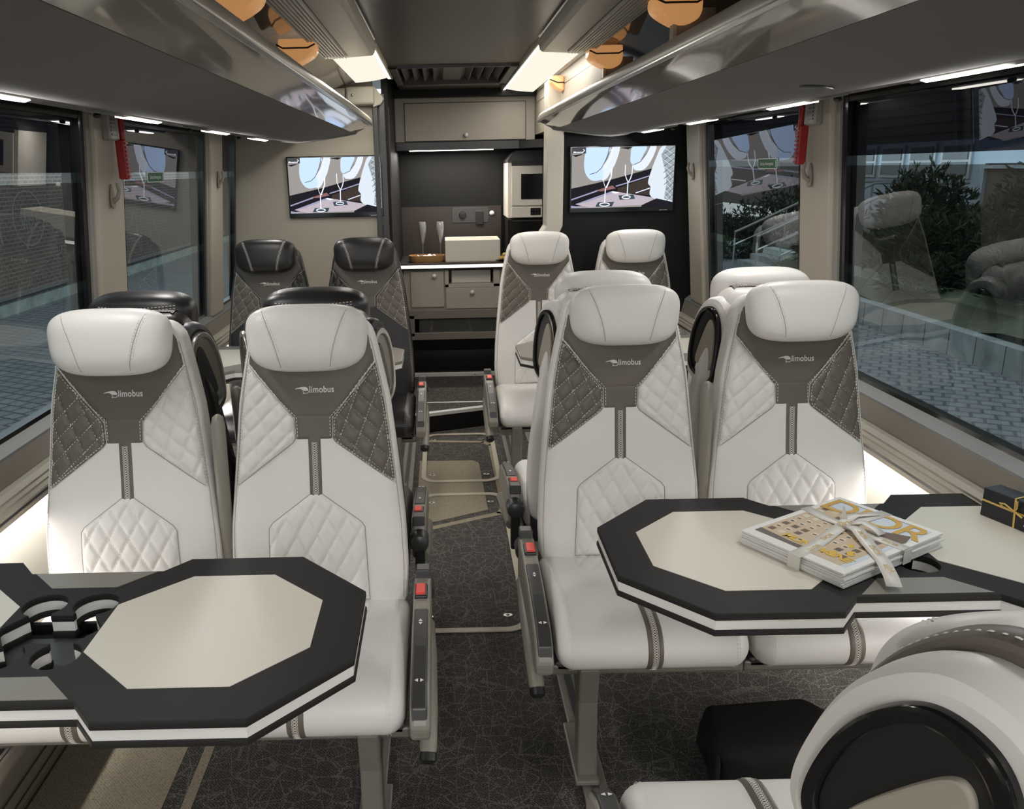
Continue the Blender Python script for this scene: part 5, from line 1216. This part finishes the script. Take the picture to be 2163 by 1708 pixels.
# right: kerb wall, planted bank, steps, building
RX = 7.25
o = MB().box(RX, RX + 0.22, -25, 19.6, GZ, GZ + 0.38).build('retaining_kerb', X.conc); struct(o)
sl = MB()
for k in range(-20, 30): sl.box(RX - 0.004, RX, k * 0.62, k * 0.62 + 0.012, GZ, GZ + 0.38)
sl.build('joint', X.ink, o)
rows = []
for i in range(9):
    x = RX + 0.2 + i * 0.65
    rows.append([(x, y, GZ + 0.36 + 0.17 * i + 0.08 * math.sin(y * 1.3 + i) + 0.05 * math.sin(y * 3.1 - i * 2)) for y in [-25 + 0.5 * j for j in range(90)]])
o = MB().grid(rows).build('planted_bank', X.soil, None, True); struct(o)
def juniper(x, y, z, r, h, lab):
    t = thing('juniper_bush', lab, 'bush', (x, y, z), 0, 'junipers on the bank')
    mb = MB()
    for k in range(1500):
        a = RND.uniform(0, 2 * PI); el_ = math.asin(RND.uniform(-0.1, 0.98)); ln_ = RND.uniform(0.5, 1.0) * (0.82 + 0.18 * math.sin(3 * a + x) * math.cos(2 * el_ + y))
        p = V(math.cos(a) * math.cos(el_) * r, math.sin(a) * math.cos(el_) * r, math.sin(el_) * h) * ln_
        d = (p.normalized() * 0.6 + V(RND.uniform(-1, 1), RND.uniform(-1, 1), RND.uniform(-0.2, 0.9))).normalized(); L0 = RND.uniform(0.12, 0.26)
        for q in (-0.5, 0.0, 0.5):
            dd = (d + V(RND.uniform(-q, q), RND.uniform(-q, q), RND.uniform(-0.3, 0.3))).normalized(); tt = p + dd * L0; m = p.lerp(tt, 0.5)
            wv = V(RND.uniform(-1, 1), RND.uniform(-1, 1), RND.uniform(-1, 1)).cross(dd).normalized() * 0.022
            mb.add([p, m - wv, tt, m + wv], [(0, 1, 2, 3)])
    mb.build('foliage', X.leaf, t, fix=False)
    MB().tube([(0, 0, -0.2), (0, 0, h * 0.3)], 0.05, 6).build('stem', X.cabf, t)
js = [(9.0, 12.6, 1.3, 0.95, 'juniper bush nearest the viewer low on the bank'), (10.6, 14.6, 1.5, 1.35, 'dark juniper bush behind the nearest juniper'), (9.3, 16.0, 1.3, 1.15, 'spreading juniper bush in the middle of the bank'), (10.4, 18.4, 1.2, 1.75, 'tall pointed juniper bush before the building windows'), (8.7, 18.9, 1.0, 0.75, 'low juniper bush near the outdoor steps'), (11.9, 16.6, 1.3, 1.2, 'juniper bush against the building wall'), (9.2, 9.4, 1.2, 0.9, 'juniper bush at the near end of the bank'), (11.4, 11.6, 1.4, 1.2, 'wide juniper bush higher on the bank'), (8.3, 14.3, 0.8, 0.55, 'smallest juniper bush just above the kerb wall'), (8.9, 25.7, 1.3, 1.8, 'broad juniper bush behind the outdoor steps'), (11.3, 28.0, 1.6, 2.6, 'tallest juniper bush, standing behind the outdoor steps'), (8.2, 29.4, 1.4, 1.6, 'farthest juniper bush beyond the outdoor steps'), (11.8, 24.9, 1.2, 1.9, 'narrow juniper bush at the head of the outdoor steps')]
for x, y, r, h, lab in js:
    i = (x - RX - 0.2) / 0.65; juniper(x, y, GZ + (0.38 + 0.17 * i if y < 24 else 0.0), r, h, lab)
BXX = 13.2
o = MB().box(BXX, BXX + 0.5, -25, 45, -0.2, 9).build('house_facade', X.sidg); struct(o)
g = MB(); z = 2.2
while z < 8: g.box(BXX - 0.03, BXX, -25, 45, z, z + 0.02); z += 0.26
g.build('siding', X.ink, o)
MB().box(BXX - 0.08, BXX, 20.8, 29.0, -0.1, 2.0).build('blue_base', X.bwin, o)
MB().box(BXX - 0.10, BXX, -25, 20.8, 1.42, 1.95).build('pale_band', X.bwin, o)
MB().box(BXX - 0.2, BXX, -25, 20.8, 1.30, 1.38).build('ledge', X.bwin, o)
for k in range(5):
    y = 21.3 + k * 1.55
    f_ = MB().box(BXX - 0.14, BXX - 0.06, y, y + 1.3, 1.05, 1.95).build('house_window', X.metal, o)
    for zz, hh in ((1.12, 0.34), (1.52, 0.34)): MB().box(BXX - 0.16, BXX - 0.13, y + 0.12, y + 1.18, zz, zz + hh).build('pane', X.bgls, f_)
# steps with handrails beyond the bank
t = thing('outdoor_steps', 'concrete steps climbing from the pavement beside the bank', 'steps', (8.2, 21.6, GZ))
sm = MB()
for k in range(8): sm.box(0.35 * k, 3.6, -1.2, 1.8, 0.16 * k, 0.16 * (k + 1))
sm.build('treads', X.conc, t)
for y, lab in ((20.3, 'galvanised handrail on the near side of the outdoor steps'), (21.8, 'galvanised handrail in the middle of the outdoor steps'), (23.5, 'galvanised handrail on the far side of the outdoor steps')):
    h_ = thing('handrail', lab, 'handrail', (8.1, y, GZ), 0, 'stair handrails')
    a = MB().tube([(0, 0, 0.9), (0.2, 0, 0.98), (2.9, 0, 2.18), (4.4, 0, 2.18)], 0.035, 8).build('top_rail', X.metal, h_, True)
    MB().tube([(0, 0, 0.55), (2.9, 0, 1.80)], 0.022, 8).build('lower_rail', X.metal, h_, True)
    for x in (0.02, 1.4, 2.85): MB().tube([(x, 0, 0.457 * x - 0.05 if x > 0.1 else 0.0), (x, 0, 0.9 + 0.44 * x)], 0.025, 8).build('post', X.metal, h_, True)
